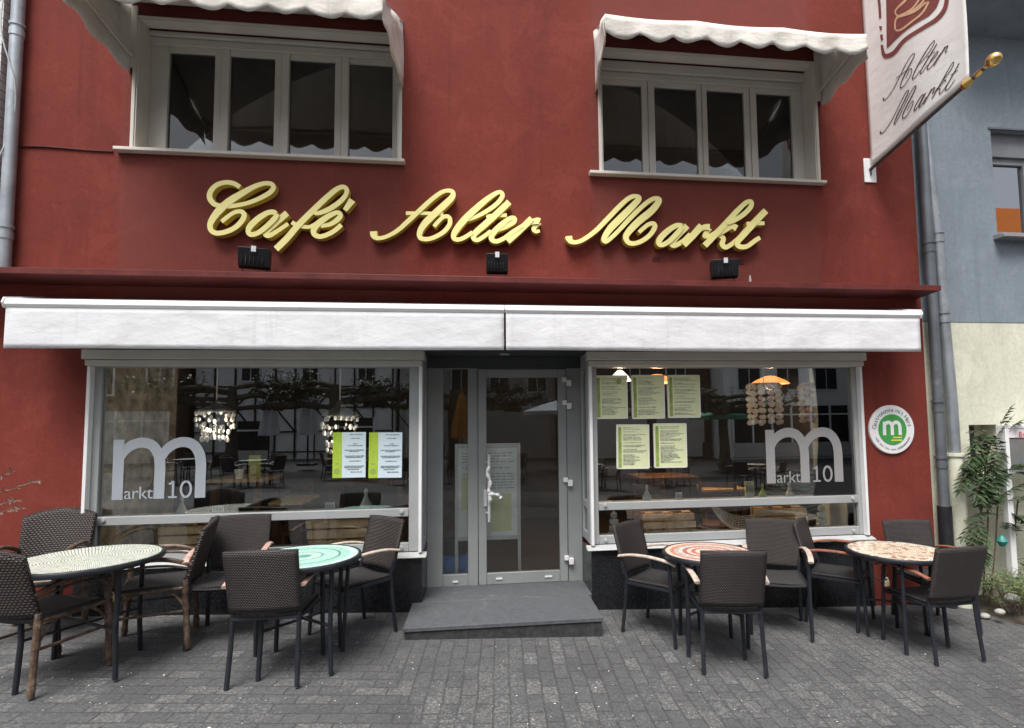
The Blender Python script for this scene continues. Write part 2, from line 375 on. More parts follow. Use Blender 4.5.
def paving():
    t = NT('clinker_paving'); v = t.obj(); x, y, z = t.sep(v)
    def brick(vec):
        b = t.node('ShaderNodeTexBrick'); t.link(vec, b.inputs['Vector']); b.offset = .5
        b.inputs['Color1'].default_value = (.0, .0, .0, 1); b.inputs['Color2'].default_value = (1, 1, 1, 1); b.inputs['Mortar'].default_value = (.5, .5, .5, 1)
        b.inputs['Scale'].default_value = 1; b.inputs['Mortar Size'].default_value = .006; b.inputs['Mortar Smooth'].default_value = .35
        b.inputs['Brick Width'].default_value = .205; b.inputs['Row Height'].default_value = .102; b.inputs['Bias'].default_value = 0
        return b
    wob = t.node('ShaderNodeTexNoise'); t.link(v, wob.inputs['Vector']); wob.inputs['Scale'].default_value = 2.2
    wv = t.node('ShaderNodeVectorMath', operation='MULTIPLY_ADD'); t.link(wob.outputs['Color'], wv.inputs[0]); wv.inputs[1].default_value = (.03, .03, 0); t.link(v, wv.inputs[2])
    bA = brick(t.mapping(wv.outputs[0], rot=(0, 0, R(4)))); bB = brick(t.mapping(wv.outputs[0], rot=(0, 0, R(92))))
    sel = t.math('GREATER_THAN', t.math('ADD', x, t.math('MULTIPLY', y, .45)), -.75)
    per = t.mix(sel, bA.outputs['Color'], bB.outputs['Color']); mort = t.math('ADD', t.math('MULTIPLY', bA.outputs['Fac'], t.math('SUBTRACT', 1.0, sel)), t.math('MULTIPLY', bB.outputs['Fac'], sel))
    bw = t.node('ShaderNodeRGBToBW'); t.link(per, bw.inputs[0])
    col = t.ramp(bw.outputs[0], [(0, (.064, .066, .069)), (.45, (.072, .074, .077)), (.8, (.078, .079, .081)), (1, (.088, .088, .089))])
    big = t.noise(v, .8, 5, .6); mid = t.noise(v, 6, 8, .8)
    col = t.mix(t.math('MULTIPLY', t.fr(big, .40, .66), .5), col, (.098, .100, .103))
    col = t.mix(t.math('MULTIPLY', t.fr(mid, .48, .70), .45), col, (.105, .105, .104))
    dk = t.noise(v, 3.3, 7, .75, .6); col = t.mix(t.math('MULTIPLY', t.fr(dk, .48, .66), .38), col, (.045, .039, .042))
    gd = t.noise(t.mapping(v, loc=(3, 5, 1)), 60, 2, .6); col = t.mix(t.math('MULTIPLY', t.fr(gd, .53, .62), .55), col, (.030, .031, .033))
    gr = t.noise(v, 52, 2, .6); spk = t.fr(gr, .53, .60); fine = t.fr(t.noise(v, 120, 2, .6), .50, .60)
    pat = t.math('MAXIMUM', t.math('MULTIPLY', t.fr(t.noise(t.mapping(v, loc=(1, 7, 3)), 1.5, 6, .7), .50, .62), .9), t.math('MULTIPLY', t.fr(bw.outputs[0], .78, .86), t.fr(dk, .62, .45)))
    col = t.mix(t.math('MULTIPLY', spk, t.math('MULTIPLY_ADD', pat, .42, .10)), col, (.25, .248, .242))
    col = t.mix(t.math('MULTIPLY', fine, t.math('MULTIPLY_ADD', pat, .35, .12)), col, (.19, .189, .185))
    jm = t.math('MULTIPLY', mort, t.math('MULTIPLY_ADD', t.fr(t.noise(v, 3, 4), .35, .65), .5, .12))
    col = t.mix(jm, col, (.042, .040, .037))
    h = t.math('ADD', t.math('MULTIPLY', mort, -1.0), t.math('ADD', t.math('MULTIPLY', gr, .35), t.math('MULTIPLY', bw.outputs[0], .3)))
    t.bump(h, .9, .008)
    return t.base(col, .85, 0, .35)
M['paving'] = paving()

def brickmat():
    t = NT('white_glazed_brick'); x, y, z = t.sep(t.obj())
    b = t.node('ShaderNodeTexBrick'); t.link(t.comb(t.math('ADD', x, y), z), b.inputs['Vector']); b.inputs['Scale'].default_value = 1
    b.inputs['Color1'].default_value = (.62, .62, .60, 1); b.inputs['Color2'].default_value = (.70, .70, .69, 1); b.inputs['Mortar'].default_value = (.33, .33, .32, 1)
    b.inputs['Brick Width'].default_value = .24; b.inputs['Row Height'].default_value = .078; b.inputs['Mortar Size'].default_value = .006
    return t.base(b.outputs['Color'], .5)
M['whitebrick'] = brickmat()
def emis(name, c, s):
    t = NT(name); t.base(c, .6); t.p.inputs['Emission Color'].default_value = (*c, 1); t.p.inputs['Emission Strength'].default_value = s; return t.mat
M['bulb'] = emis('warm_lit_shade', (1.0, .36, .09), .6)
M['bulbw'] = emis('white_lit_shade', (1.0, .95, .88), .5)

# ------------------------------------------------------------------ setting
g = MB()
xs = [-70, -20, -8, -4.5, -3, -2, -1, 0, 1, 2, 3, 4, 5, 6.5, 10, 25, 70]; ys = [-80, -40, -20, -10, -7, -5, -3, -2, -1, 0, 1]
for i in range(len(xs)-1):
    for j in range(len(ys)-1):
        q = [(xs[i],ys[j]),(xs[i+1],ys[j]),(xs[i+1],ys[j+1]),(xs[i],ys[j+1])]
        g.quad(*[(a, b, gz(a, b)) for a, b in q])
tag(g.build('ground', M['paving']), kind='structure')
M['dimsheet'] = plain('dimming_sheet_dark', (.040, .041, .043), .85, 0, .35, 3, .4, 60)
g = MB(); ys = [-21, -15, -10, -8, -6.4]
for i in range(len(xs)-1):
    for j in range(len(ys)-1):
        q = [(xs[i],ys[j]),(xs[i+1],ys[j]),(xs[i+1],ys[j+1]),(xs[i],ys[j+1])]; g.quad(*[(a, b, gz(a, b)+.004) for a, b in q])
tag(g.build('reflection_dimming_sheet', M['dimsheet']), kind='structure')  # unseen dark sheet added to weaken the ground's reflection in the glass
pt = MB()
PC = [(random.uniform(-4, 5), random.uniform(-2.6, -.2)) for _ in range(26)]
for k in range(620):
    q = random.choice(PC); x = q[0]+random.gauss(0, .35); y = min(-.1, q[1]+random.gauss(0, .28))
    if k % 4 == 0: x = random.uniform(-5, 5.5); y = -.15-abs(random.gauss(0, 1.7))
    if -.35 < x < 1.4 and y > -.7: continue
    s = random.uniform(.0025, .008)*(1.9 if random.random() < .08 else 1); a = random.uniform(0, PI); z = gz(x, y)+.004
    c, d = math.cos(a)*s, math.sin(a)*s
    pt.poly([(x+c, y+d, z), (x-d*.6, y+c*.6, z+.003), (x-c, y-d, z), (x+d*.6, y-c*.6, z+.002)])
tag(pt.build('fallen_petals', M['petal'], smooth=0), 'pale fallen petals and crumbs scattered over the grey clinker paving', 'petals', kind='stuff')

# ------------------------------------------------------------------ cafe building
XL, XR = -3.62, 4.79
cafe = thing('cafe_building', 'red rendered café building with two shop windows and a glazed door', 'building', (0, 0, 0))
def wall_holes(mb, x0, x1, z0, z1, holes, ya, yb, m=0):
    X = sorted({x0, x1, *[h[0] for h in holes], *[h[1] for h in holes]}); Z = sorted({z0, z1, *[h[2] for h in holes], *[h[3] for h in holes]})
    def solid(i, j):
        if i < 0 or j < 0 or i >= len(X)-1 or j >= len(Z)-1: return False
        cx, cz = (X[i]+X[i+1])/2, (Z[j]+Z[j+1])/2
        return not any(h[0] < cx < h[1] and h[2] < cz < h[3] for h in holes)
    for i in range(len(X)-1):
        for j in range(len(Z)-1):
            if not solid(i, j): continue
            a, b, c, d = X[i], X[i+1], Z[j], Z[j+1]
            mb.quad((a,ya,c),(b,ya,c),(b,ya,d),(a,ya,d),m); mb.quad((b,yb,c),(a,yb,c),(a,yb,d),(b,yb,d),m)
            if not solid(i-1,j): mb.quad((a,yb,c),(a,ya,c),(a,ya,d),(a,yb,d),m)
            if not solid(i+1,j): mb.quad((b,ya,c),(b,yb,c),(b,yb,d),(b,ya,d),m)
            if not solid(i,j-1): mb.quad((a,yb,c),(b,yb,c),(b,ya,c),(a,ya,c),m)
            if not solid(i,j+1): mb.quad((a,ya,d),(b,ya,d),(b,yb,d),(a,yb,d),m)
OP = [(-2.885, 4.09, .50, 2.315), (-.145, 1.36, -.5, .50), (-2.605, -.37, 4.06, 5.25), (1.53, 3.725, 4.03, 5.26)]
w = MB(); wall_holes(w, XL, XR, -.5, 7.6, OP, 0, .3)
w.build('facade_wall', M['red'], cafe, smooth=0)
# ledge: sloping soffit and thin lip
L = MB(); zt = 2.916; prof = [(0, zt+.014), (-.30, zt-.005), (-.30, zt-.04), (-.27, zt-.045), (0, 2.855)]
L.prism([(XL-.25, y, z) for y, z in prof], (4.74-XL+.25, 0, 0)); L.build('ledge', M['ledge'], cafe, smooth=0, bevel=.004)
fl = MB(); fl.box(XL-.25, 4.735, -.315, -.295, zt-.045, zt+.004); fl.build('ledge_lip', plain('ledge_lip_paint', (.12, .022, .018), .4, 0, .3, 5, .05), cafe, bevel=.003)
# plinths
for (a, b) in ((-2.92, -.145), (1.36, 4.11)):
    p = MB(); 
    z1 = .497
    n = 4
    for k in range(n):
        xa = a+(b-a)*k/n; xb = a+(b-a)*(k+1)/n
        p.box(xa+.0015-(.004 if a > 0 and k == 0 else 0), xb-.0015+(.004 if a < 0 and k == n-1 else 0), -.025, .04, -.5, z1)
    if a < 0: p.box(b-.03, b+.003, .0405, .42, -.3, z1)
    else: p.box(a-.003, a+.03, .0405, .42, -.3, z1)
    p.build('plinth', M['granite'], cafe, bevel=.002)
# shop windows
def shop_window(a, b, g0, g1, inner_left):
    """a..b opening, g0..g1 glass"""
    zb, zt_, ta, tb = .615, 2.165, .845, .915
    f = MB(); y0, y1 = .03, .10
    f.box(a, g0, y0, y1, .54, 2.31); f.box(g1, b, y0, y1, .54, 2.31)
    f.box(g0, g1, y0, y1, .54, zb); f.box(g0, g1, y0+.004, y1, zt_, 2.31)
    fo = f.build('shop_window', M['alu'], cafe, bevel=.004)
    tr = MB(); tr.box(g0, g1, .022, .095, ta, tb); tr.build('transom', M['alu'], fo, bevel=.004)
    for x in (g0+.06, g1-.06):
        for z in (ta+.045, .575):
            kn = MB(); kn.lathe([(.0, .016), (.016, .014), (.018, .0)], (x, .03-(.008 if z > .7 else 0), z), 12, 0, 'y'); kn.build('screw_cap', M['sill'], fo)
    for (z0, z1) in ((zb, ta), (tb, zt_)):
        gl = MB(); gl.box(g0, g1, .058, .066, z0, z1); gl.build('pane', M['glass'] if z1 > 1 else M['glassclear'], fo, smooth=0)
    s = MB(); s.prism([(a-.04, -.06, .499), (a-.04, -.06, .509), (a-.04, .03, .536), (a-.04, .03, .501)], (b-a+.08, 0, 0)); s.build('sill', M['sill'], fo, bevel=.003)
    sb = MB(); sb.box(a-.02, b+.02, -.075, .026, 2.225, 2.305); sb.box(a-.0, b+.0, -.06, .026, 2.172, 2.221); sb.build('shutter_box', M['shutter'], fo, bevel=.006)
    for x in (a+.002, b-.030):
        rl = MB(); rl.box(x, x+.028, -.03, .028, .54, 2.17); rl.build('shutter_rail', M['white'], fo, bevel=.003)
    # return pane beside the door
    x0, x1 = (b-.045, b) if inner_left else (a, a+.045)
    rp = MB(); rp.box(x0, x1, .102, .15, .54, 2.31); rp.box(x0, x1, .37, .42, .54, 2.31)
    for z0, z1 in ((.54, .62), (.845, .915), (2.165, 2.31)): rp.box(x0+.002, x1-.002, .15, .37, z0, z1)
    rp.build('return_frame', M['alu'], fo, bevel=.003)
    gp = MB(); xm = (x0+x1)/2; gp.box(xm-.004, xm+.004, .15, .37, .62, 2.165); gp.build('return_pane', M['glass'], fo, smooth=0)
    return fo
shop_window(-2.885, -.145, -2.80, -.265, True)
shop_window(1.36, 4.09, 1.445, 4.02, False)
# door recess and door
rc = MB(); rc.box(-.145, 1.36, .0, .42, 2.312, 2.36); rc.box(-.145, 1.36, .385, .42, 2.195, 2.31)
rc.build('recess_ceiling', plain('recess_paint', (.05, .055, .055), .6), cafe, smooth=0)
dl = MB(); c = atZ(504, 356.5, 2.31); dl.lathe([(.0, -.006), (.045, -.006), (.055, 0)], (c.x, .2, 2.31), 20); dl.build('recess_downlight', M['alu'], cafe)
D = MB(); y0, y1 = .41, .48
for xa, xb in ((-.143, .006), (.244, .341), (1.214, 1.358)): D.box(xa, xb, y0, y1, .10, 2.31)
D.box(.006, .244, y0+.003, y1, .10, .222); D.box(.006, .244, y0+.003, y1, 2.19, 2.31); D.box(.341, 1.214, y0+.003, y1, 2.19, 2.31)
door = D.build('entrance_door', M['alud'], cafe, bevel=.004)
lf = MB(); y0, y1 = .395, .455; a, b, z0, z1 = .345, 1.210, .118, 2.186
lf.box(a, .424, y0, y1, z0, z1); lf.box(1.13, b, y0, y1, z0, z1); lf.box(.424, 1.13, y0+.002, y1, z0, .226); lf.box(.424, 1.13, y0+.002, y1, 2.105, z1)
lf.build('leaf_frame', M['alud'], door, bevel=.005)
gp = MB(); gp.box(.424, 1.13, .42, .428, .226, 2.105); gp.build('door_pane', M['glassclear'], door, smooth=0)
gp = MB(); gp.box(.006, .244, .44, .448, .222, 2.19); gp.build('side_pane', M['glassclear'], door, smooth=0)
hd = MB(); hx = atY(489, 480, .33).x
hd.tube([(hx, .335, .72), (hx, .335, 1.36)], .014, 10)
for z in (.80, 1.28): hd.tube([(hx, .335, z), (hx-.03, .395, z)], .01, 8)
hd.box(hx-.05, hx-.02, .38, .394, .86, 1.02)
hd.build('pull_handle', M['frame'], door)
for py in (382, 405, 482, 560):
    z = atY(568, py, .39).z
    hg = MB(); hg.box(1.172, 1.214, .365, .393, z+.0, z+.045); hg.box(1.216, 1.262, .365, .408, z-.04, z+.02); hg.build('hinge', M['white'], door, bevel=.004)
plate = MB(); plate.box(.10, .15, .403, .4125, .15, .165); plate.box(.51, .57, .388, .3965, .165, .18); plate.box(.98, 1.05, .388, .3965, .165, .18)
plate.build('drain_cap', M['white'], door)
# cloth tied to the handle
ct = MB()
ptsc = [(hx+.004, .318, 1.25), (hx-.018, .315, 1.18), (hx+.012, .312, 1.10), (hx-.004, .310, 1.02), (hx+.03, .308, .985), (hx+.085, .31, .975), (hx+.11, .315, .945)]
ct.tube(catmull(ptsc, 5), [.012+.008*math.sin(k*.7)**2 for k in range(31)], 8, 0, 1.5); ct.tube([(hx, .312, 1.0), (hx+.01, .306, .93), (hx+.0, .31, .90)], [.016, .02, .006], 8); ct.ball((hx+.02, .305, .985), .035, .022, .025)
tag(ct.build('tied_cloth', M['white']), 'white cloth tied around the door handle', 'cloth')
# entrance step
st = MB()
ZS = lambda y: .110+.008*(y+.62)/1.03
st.prism([(-.222, y, z) for y, z in ((-.62, ZS(-.62)-.032), (-.62, ZS(-.62)), (-.028, ZS(-.028)), (-.028, ZS(-.028)-.04))], (1.552, 0, 0))
st.prism([(-.143, y, z) for y, z in ((-.0275, ZS(-.028)-.04), (-.0275, ZS(-.028)), (.41, ZS(.41)), (.41, ZS(.41)-.04))], (1.501, 0, 0))
so = st.build('entrance_step', M['step'], bevel=.004); tag(so, 'grey stone entrance step in front of the glazed door', 'step')
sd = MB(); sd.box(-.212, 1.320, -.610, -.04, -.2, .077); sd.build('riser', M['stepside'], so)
# upper windows
def upper_window(a, b, z0, z1, cols, py_top, row_mid):
    YF = .17
    t = MB()   # reveal lining + white trim
    t.box(a, a+.012, -.012, .30, z0, z1); t.box(b-.012, b, -.012, .30, z0, z1); t.box(a+.012, b-.012, -.012, .10, z1-.012, z1)
    t.box(a-.03, a, -.02, .01, z0, z1); t.box(b, b+.03, -.02, .01, z0, z1); t.box(a-.03, b+.03, -.019, .01, z1, z1+.02)
    wo = t.build('upper_window', M['beige'], cafe, bevel=.003)
    bx = MB(); zt2 = atY((cols[0][0]+cols[-1][1])/2, py_top, YF).z
    bx.box(a+.012, b-.012, YF-.05, .3, zt2+.09, z1-.013); bx.box(a+.012, b-.012, YF-.02, .3, zt2+.02, zt2+.085); bx.build('shutter_casing', M['shutter'], wo, bevel=.006)
    fx = []
    for (p0, p1) in cols: fx.append((atY(p0, row_mid, YF).x, atY(p1, row_mid, YF).x))
    f = MB(); edges = [a+.012] + [v for p in fx for v in p] + [b-.012]
    zb = z0+.085; ztp = zt2-.03
    for k in range(0, len(edges), 2):
        x0, x1 = edges[k], edges[k+1]
        if k in (0, len(edges)-2): f.box(x0, x1, YF, YF+.07, z0+.03, zt2+.02)
        else:
            xm = (x0+x1)/2; f.box(x0, xm-.004, YF+.003, YF+.07, z0+.03, zt2+.02); f.box(xm-.001, x1, YF-.008, YF+.068, z0+.03, zt2+.02)
    for (x0, x1) in fx: f.box(x0, x1, YF+.006, YF+.066, z0+.03, zb); f.box(x0, x1, YF+.006, YF+.066, ztp, zt2+.02)
    f.build('casement_frame', plain('cream_frame_paint', (.62, .60, .55), .5, 0, .05, 4, .02), wo, bevel=.003)
    for (x0, x1) in fx:
        gl = MB(); gl.box(x0, x1, YF+.03, YF+.036, zb, ztp); gl.build('pane', M['glassup'], wo, smooth=0)
    s = MB(); s.prism([(a-.13, -.07, z0-.035), (a-.13, -.07, z0-.008), (a-.13, .0, z0+.006), (a-.13, YF, z0+.03), (a-.13, YF, z0-.01), (a-.13, .002, z0-.035)], (b-a+.19, 0, 0)); s.build('sill', M['beige'], wo, bevel=.003)
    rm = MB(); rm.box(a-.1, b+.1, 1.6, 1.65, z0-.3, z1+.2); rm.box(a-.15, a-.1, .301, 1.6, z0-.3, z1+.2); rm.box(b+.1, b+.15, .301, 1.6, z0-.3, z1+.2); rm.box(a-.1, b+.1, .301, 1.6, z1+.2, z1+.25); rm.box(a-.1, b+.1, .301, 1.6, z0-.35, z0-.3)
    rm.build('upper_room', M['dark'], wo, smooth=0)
    bl = MB(); hzz = (z1-z0)
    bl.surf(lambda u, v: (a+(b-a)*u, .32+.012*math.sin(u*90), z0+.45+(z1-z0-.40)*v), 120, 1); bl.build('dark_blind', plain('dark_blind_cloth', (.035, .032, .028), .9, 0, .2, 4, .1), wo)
    return wo
upper_window(-2.605, -.37, 4.06, 5.25, [(167,213.5),(228.5,274),(288.5,334.5),(348.5,392.5)], 55, 110)
upper_window(1.53, 3.725, 4.03, 5.26, [(603,642.5),(655,698),(707.5,745),(757,792.5)], 86, 130)
# cafe interior shell
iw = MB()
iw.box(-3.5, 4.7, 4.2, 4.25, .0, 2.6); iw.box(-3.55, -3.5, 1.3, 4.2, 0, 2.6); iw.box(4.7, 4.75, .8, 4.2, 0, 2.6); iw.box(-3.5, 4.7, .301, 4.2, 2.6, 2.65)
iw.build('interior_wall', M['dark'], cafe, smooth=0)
fo = MB(); fo.box(-3.5, 4.7, .425, 4.2, .0, .09); fo.build('interior_floor', M['darkfloor'], cafe, smooth=0)
M['shelf'] = plain('shelf_paint', (.16, .165, .16), .5)
for x0, x1 in ((-2.9, -.15), (1.41, 4.1)):
    ds = MB(); ds.box(x0, x1, .11, .425, .45, .56); ds.build('display_shelf', M['shelf'], cafe, bevel=.004)
swl = MB(); swl.box(-3.0, -2.85, .101, 1.3, .0, 2.6); swl.build('stone_side_wall', M['stonewall'], cafe, smooth=0)
swr = MB(); swr.box(4.09, 4.2, .101, .85, .0, 2.6); swr.build('pale_side_wall', M['palewall'], cafe, smooth=0)

# ------------------------------------------------------------------ sign lettering (traced script)
def ribbon(mb, pts, w, to3, depth, y_front, m_face=0, m_side=1, sub=7, drift=.006):
    """pts: [(x,y[,w])] centreline; to3(px,py,extra) -> 3-D; flat raised stroke with depth"""
    P = [(p[0], p[1], p[2] if len(p) > 2 else w) for p in pts]
    C = catmull(P, sub) if len(P) > 2 else [P[0], P[1]]
    n = len(C); Lf = []; Rt = []
    for i in range(n):
        a = C[max(i-1,0)]; b = C[min(i+1,n-1)]; dx, dy = b[0]-a[0], b[1]-a[1]; l = math.hypot(dx, dy) or 1
        nx, ny = -dy/l, dx/l; h = C[i][2]/2
        Lf.append((C[i][0]+nx*h, C[i][1]+ny*h)); Rt.append((C[i][0]-nx*h, C[i][1]-ny*h))
    for i in range(n-1):
        f0 = y_front+drift*i/n; f1 = y_front+drift*(i+1)/n
        a, b, c, d = to3(*Lf[i], f0), to3(*Lf[i+1], f1), to3(*Rt[i+1], f1), to3(*Rt[i], f0)
        mb.quad(a, b, c, d, m_face)
        if depth:
            k = y_front-depth
            A, B, Cc, Dd = to3(*Lf[i], k), to3(*Lf[i+1], k), to3(*Rt[i+1], k), to3(*Rt[i], k)
            mb.quad(a, A, B, b, m_side); mb.quad(d, c, Cc, Dd, m_side)
            if i == 0: mb.quad(a, d, Dd, A, m_side)
            if i == n-2: mb.quad(b, B, Cc, c, m_side)
def crop(ox, oy, s, pts, w=None):
    return [(ox+p[0]/s, oy+p[1]/s, (p[2] if len(p) > 2 else w)/s) for p in pts]
c1 = lambda p, w: crop(200, 172, 8.6625, p, w); c2 = lambda p, w: crop(275, 172, 8.667, p, w); c3 = lambda p, w: crop(364, 178, 10.11, p, w)
c4 = lambda p, w: crop(440, 180, 9.309, p, w); c5 = lambda p, w: crop(560, 185, 9.309, p, w); c6 = lambda p, w: crop(650, 185, 8.533, p, w)
WORDS = {
 'Café': [
  [c1([(345,130,40),(290,98,40),(220,90,40),(150,110,42),(100,155,46),(82,205,48),(97,250,46),(140,285,42),(230,297,38),(310,290,36),(400,272,36),(500,236,38),(600,182,42),(637,135,42),(615,103,38),(555,100,38),(470,128,44),(360,188,54),(250,258,64),(170,330,66),(112,405,58),(88,460,48),(98,505,44),(140,530,42),(210,524,42),(290,492,44),(350,442,46),(384,385,46),(368,348,40),(328,343,36),(280,362,36),(230,398,36),(188,432,36)], 40)],
  [c1([(655,362,40),(640,348,42),(590,352,44),(520,392,50),(450,452,54),(420,500,48),(428,535,42),(462,542,42),(520,518,44),(600,452,46),(655,395,46),(672,365,40)], 44), c1([(752,352,56),(690,405,54),(605,480,52),(565,525,46),(577,548,42),(612,543,40),(680,502,36),(762,446,34)], 50)],
  [c2([(8,668,56),(100,578,56),(200,462,54),(320,342,52),(430,237,50),(520,160,46),(585,130,40),(622,152,38),(612,202,40),(560,262,44),(470,322,44),(385,357,36),(340,358,28)], 48), c2([(142,432,36),(185,457,36),(240,470,34),(300,473,32),(365,438,30)], 34)],
  [c2([(395,468,32),(470,455,36),(532,420,44),(566,382,44),(556,355,38),(520,356,40),(450,392,48),(370,452,56),(336,505,50),(346,545,44),(400,560,40),(480,532,40),(540,492,40),(576,458,40)], 42), c2([(668,238,62),(604,330,40)], 50)]],
 'Alter': [
  [c3([(96,538,72),(100,575,70),(120,600,52),(165,608,40),(250,582,40),(350,522,44),(450,432,48),(560,330,48),(680,220,46),(780,147,42),(850,127,40),(896,142,44),(893,190,58),(830,257,68),(720,357,70),(620,455,68),(567,540,58),(567,600,48),(620,620,44),(700,605,44),(800,550,46),(860,480,46),(870,420,44),(845,390,40),(800,397,40),(750,442,40),(708,492,40)], 45), c3([(422,352,36),(600,353,34),(800,362,36)], 36)],
  [c4([(260,372,26),(340,340,34),(440,285,40),(530,220,42),(580,152,42),(570,116,36),(530,120,40),(450,170,50),(340,262,60),(220,378,64),(142,480,58),(127,535,46),(160,556,40),(220,540,40),(305,488,38)], 44)],
  [c4([(645,203,58),(540,303,60),(420,412,60),(330,492,56),(313,540,46),(345,560,40),(400,532,40),(475,476,38)], 50), c4([(430,332,34),(622,324,32)], 32)],
  [c4([(530,470,34),(620,432,40),(688,388,44),(692,356,40),(650,358,42),(570,418,52),(492,498,56),(480,548,48),(520,572,42),(590,547,40),(680,482,40),(770,425,36)], 42)],
  [c4([(855,357,58),(740,470,60),(628,572,60)], 55), c4([(690,520,34),(780,442,38),(850,392,46),(905,378,60),(928,385,56)], 40), c4([(930,385,50),(885,428,44),(872,455,38),(895,475,34),(930,468,30)], 40)]],
 'Markt': [
  [c5([(82,475,62),(86,500,62),(105,525,46),(150,532,38),(220,506,40),(330,427,44),(440,317,46),(560,192,46),(650,117,42),(710,105,40),(735,127,50),(690,182,60),(580,292,66),(470,402,64),(413,490,50),(417,525,40),(450,514,38),(540,430,40),(660,302,42),(780,187,42),(860,132,42),(915,130,44),(915,162,56),(850,242,66),(740,332,66),(650,422,62),(614,480,54),(630,530,46),(682,546,42),(760,522,42),(840,462,44),(882,392,44),(867,360,40),(822,368,38),(770,408,38),(733,442,38)], 42)],
  [c6([(275,350,40),(260,345,40),(220,347,42),(150,392,50),(90,452,52),(75,495,46),(100,512,40),(160,482,42),(240,402,44),(272,355,40)], 42), c6([(320,345,54),(230,437,54),(190,490,48),(208,515,42),(280,480,40),(345,418,38)], 46)],
  [c6([(440,345,56),(370,427,58),(285,512,58)], 54), c6([(325,465,34),(400,402,38),(460,360,46),(512,358,54)], 42), c6([(515,362,48),(480,410,40),(475,435,34),(520,425,32),(570,395,30)], 40)],
  [c6([(468,517,52),(560,420,52),(650,325,48),(750,215,44),(820,150,40),(862,145,38),(857,190,40),(790,257,42),(700,312,36),(650,328,26)], 46), c6([(560,430,32),(640,387,38),(700,350,44),(742,368,54)], 44), c6([(590,418,36),(632,450,40),(622,500,44),(650,527,40),(700,502,38),(765,448,36)], 40)],
  [c6([(990,218,54),(900,312,56),(800,422,54),(745,490,48),(768,527,42),(830,522,38),(900,472,38),(937,450,36)], 46), c6([(828,327,32),(980,324,32)], 32)]],
}
YFRONT = -.085
def wall3(px, py, e):
    p = atY(px, py, YFRONT); return Vector((p.x, -e, p.z))
SL = {'Café': 'raised yellow script word Café on the red wall, first word of the name',
      'Alter': 'raised yellow script word Alter on the red wall, middle word of the name',
      'Markt': 'raised yellow script word Markt on the red wall, last word of the name'}
for wd, letters in WORDS.items():
    t = thing('sign_word', SL[wd], 'sign lettering', (atY(*letters[0][0][0][:2], 0).x, 0, 3.4), 0, 'yellow script words of the café name')
    for k, strokes in enumerate(letters):
        mb = MB()
        for j, s_ in enumerate(strokes): ribbon(mb, s_, .04, wall3, .068+.004*j, -YFRONT-.008*j)
        o = mb.build('letter', [M['letter'], M['letterside']], t, smooth=25); o.location = -Vector(t.location)

# ------------------------------------------------------------------ floodlights
FL = [(255, 259, 0, 'black floodlight on the ledge under the word Café, tilted right', .25), (497, 264, 0, 'small black floodlight on the ledge under the word Alter, facing straight up', 0.0), (724, 270, 0, 'black floodlight on the ledge under the word Markt, tilted left', -.25)]
def flood(label, loc, rz, wd=.24):
    t = thing('floodlight', label, 'floodlight', loc, rz, 'floodlights on the ledge')
    b = MB(); b.bar((-.08, 0, .006), (.08, 0, .006), .03, .006)
    for s in (-1, 1): b.bar((s*wd/2*.75, 0, .0), (s*wd/2*.75, -.0, .13), .022, .006, (1,0,0))
    b.build('bracket', M['black'], t)
    h = MB()
    z0 = .075; pr = [(-.045, z0), (.02, z0-.012), (.075, z0+.10), (.06, z0+.165), (-.10, z0+.145)]
    h.prism([(-wd/2, y, z) for y, z in pr], (wd, 0, 0))
    for k in range(6): h.box(-wd/2*.8+k*wd*.13, -wd/2*.8+k*wd*.13+.008, -.075, -.03, z0+.012, z0+.10)
    ho = h.build('housing', M['black'], t, bevel=.008)
    gl = MB(); gl.quad((-wd/2+.02, .071, z0+.095), (wd/2-.02, .071, z0+.095), (wd/2-.02, .06, z0+.155), (-wd/2+.02, .06, z0+.155)); gl.build('lens', M['alu'], t)
    lt = MB(); lt.box(-.018, .018, -.106, -.088, z0+.11, z0+.158); lt.build('latch', M['frame'], t)
    return t
for (px, py, _, lab, rz) in FL:
    p = atY(px, py, -.17); flood(lab, (p.x, -.17, zt+.002), rz, .24 if rz else .19)
sp = MB(); p = atY(749, 278, -.2); sp.lathe([(.012, 0), (.012, .05), (.006, .085), (0, .09)], (p.x, -.22, zt), 8); tag(sp.build('ledge_peg', M['stonepale']), 'small white peg standing on the ledge right of the right floodlight', 'peg')
for px, py in ((656, 259), (740, 262)):
    q = atY(px, py, 0); vents = MB()
    for k in (-1, 0, 1): vents.box(q.x-.035, q.x+.035, -.006, .002, q.z+k*.018-.004, q.z+k*.018+.004)
    vents.build('wall_vent', M['ledge'], cafe)

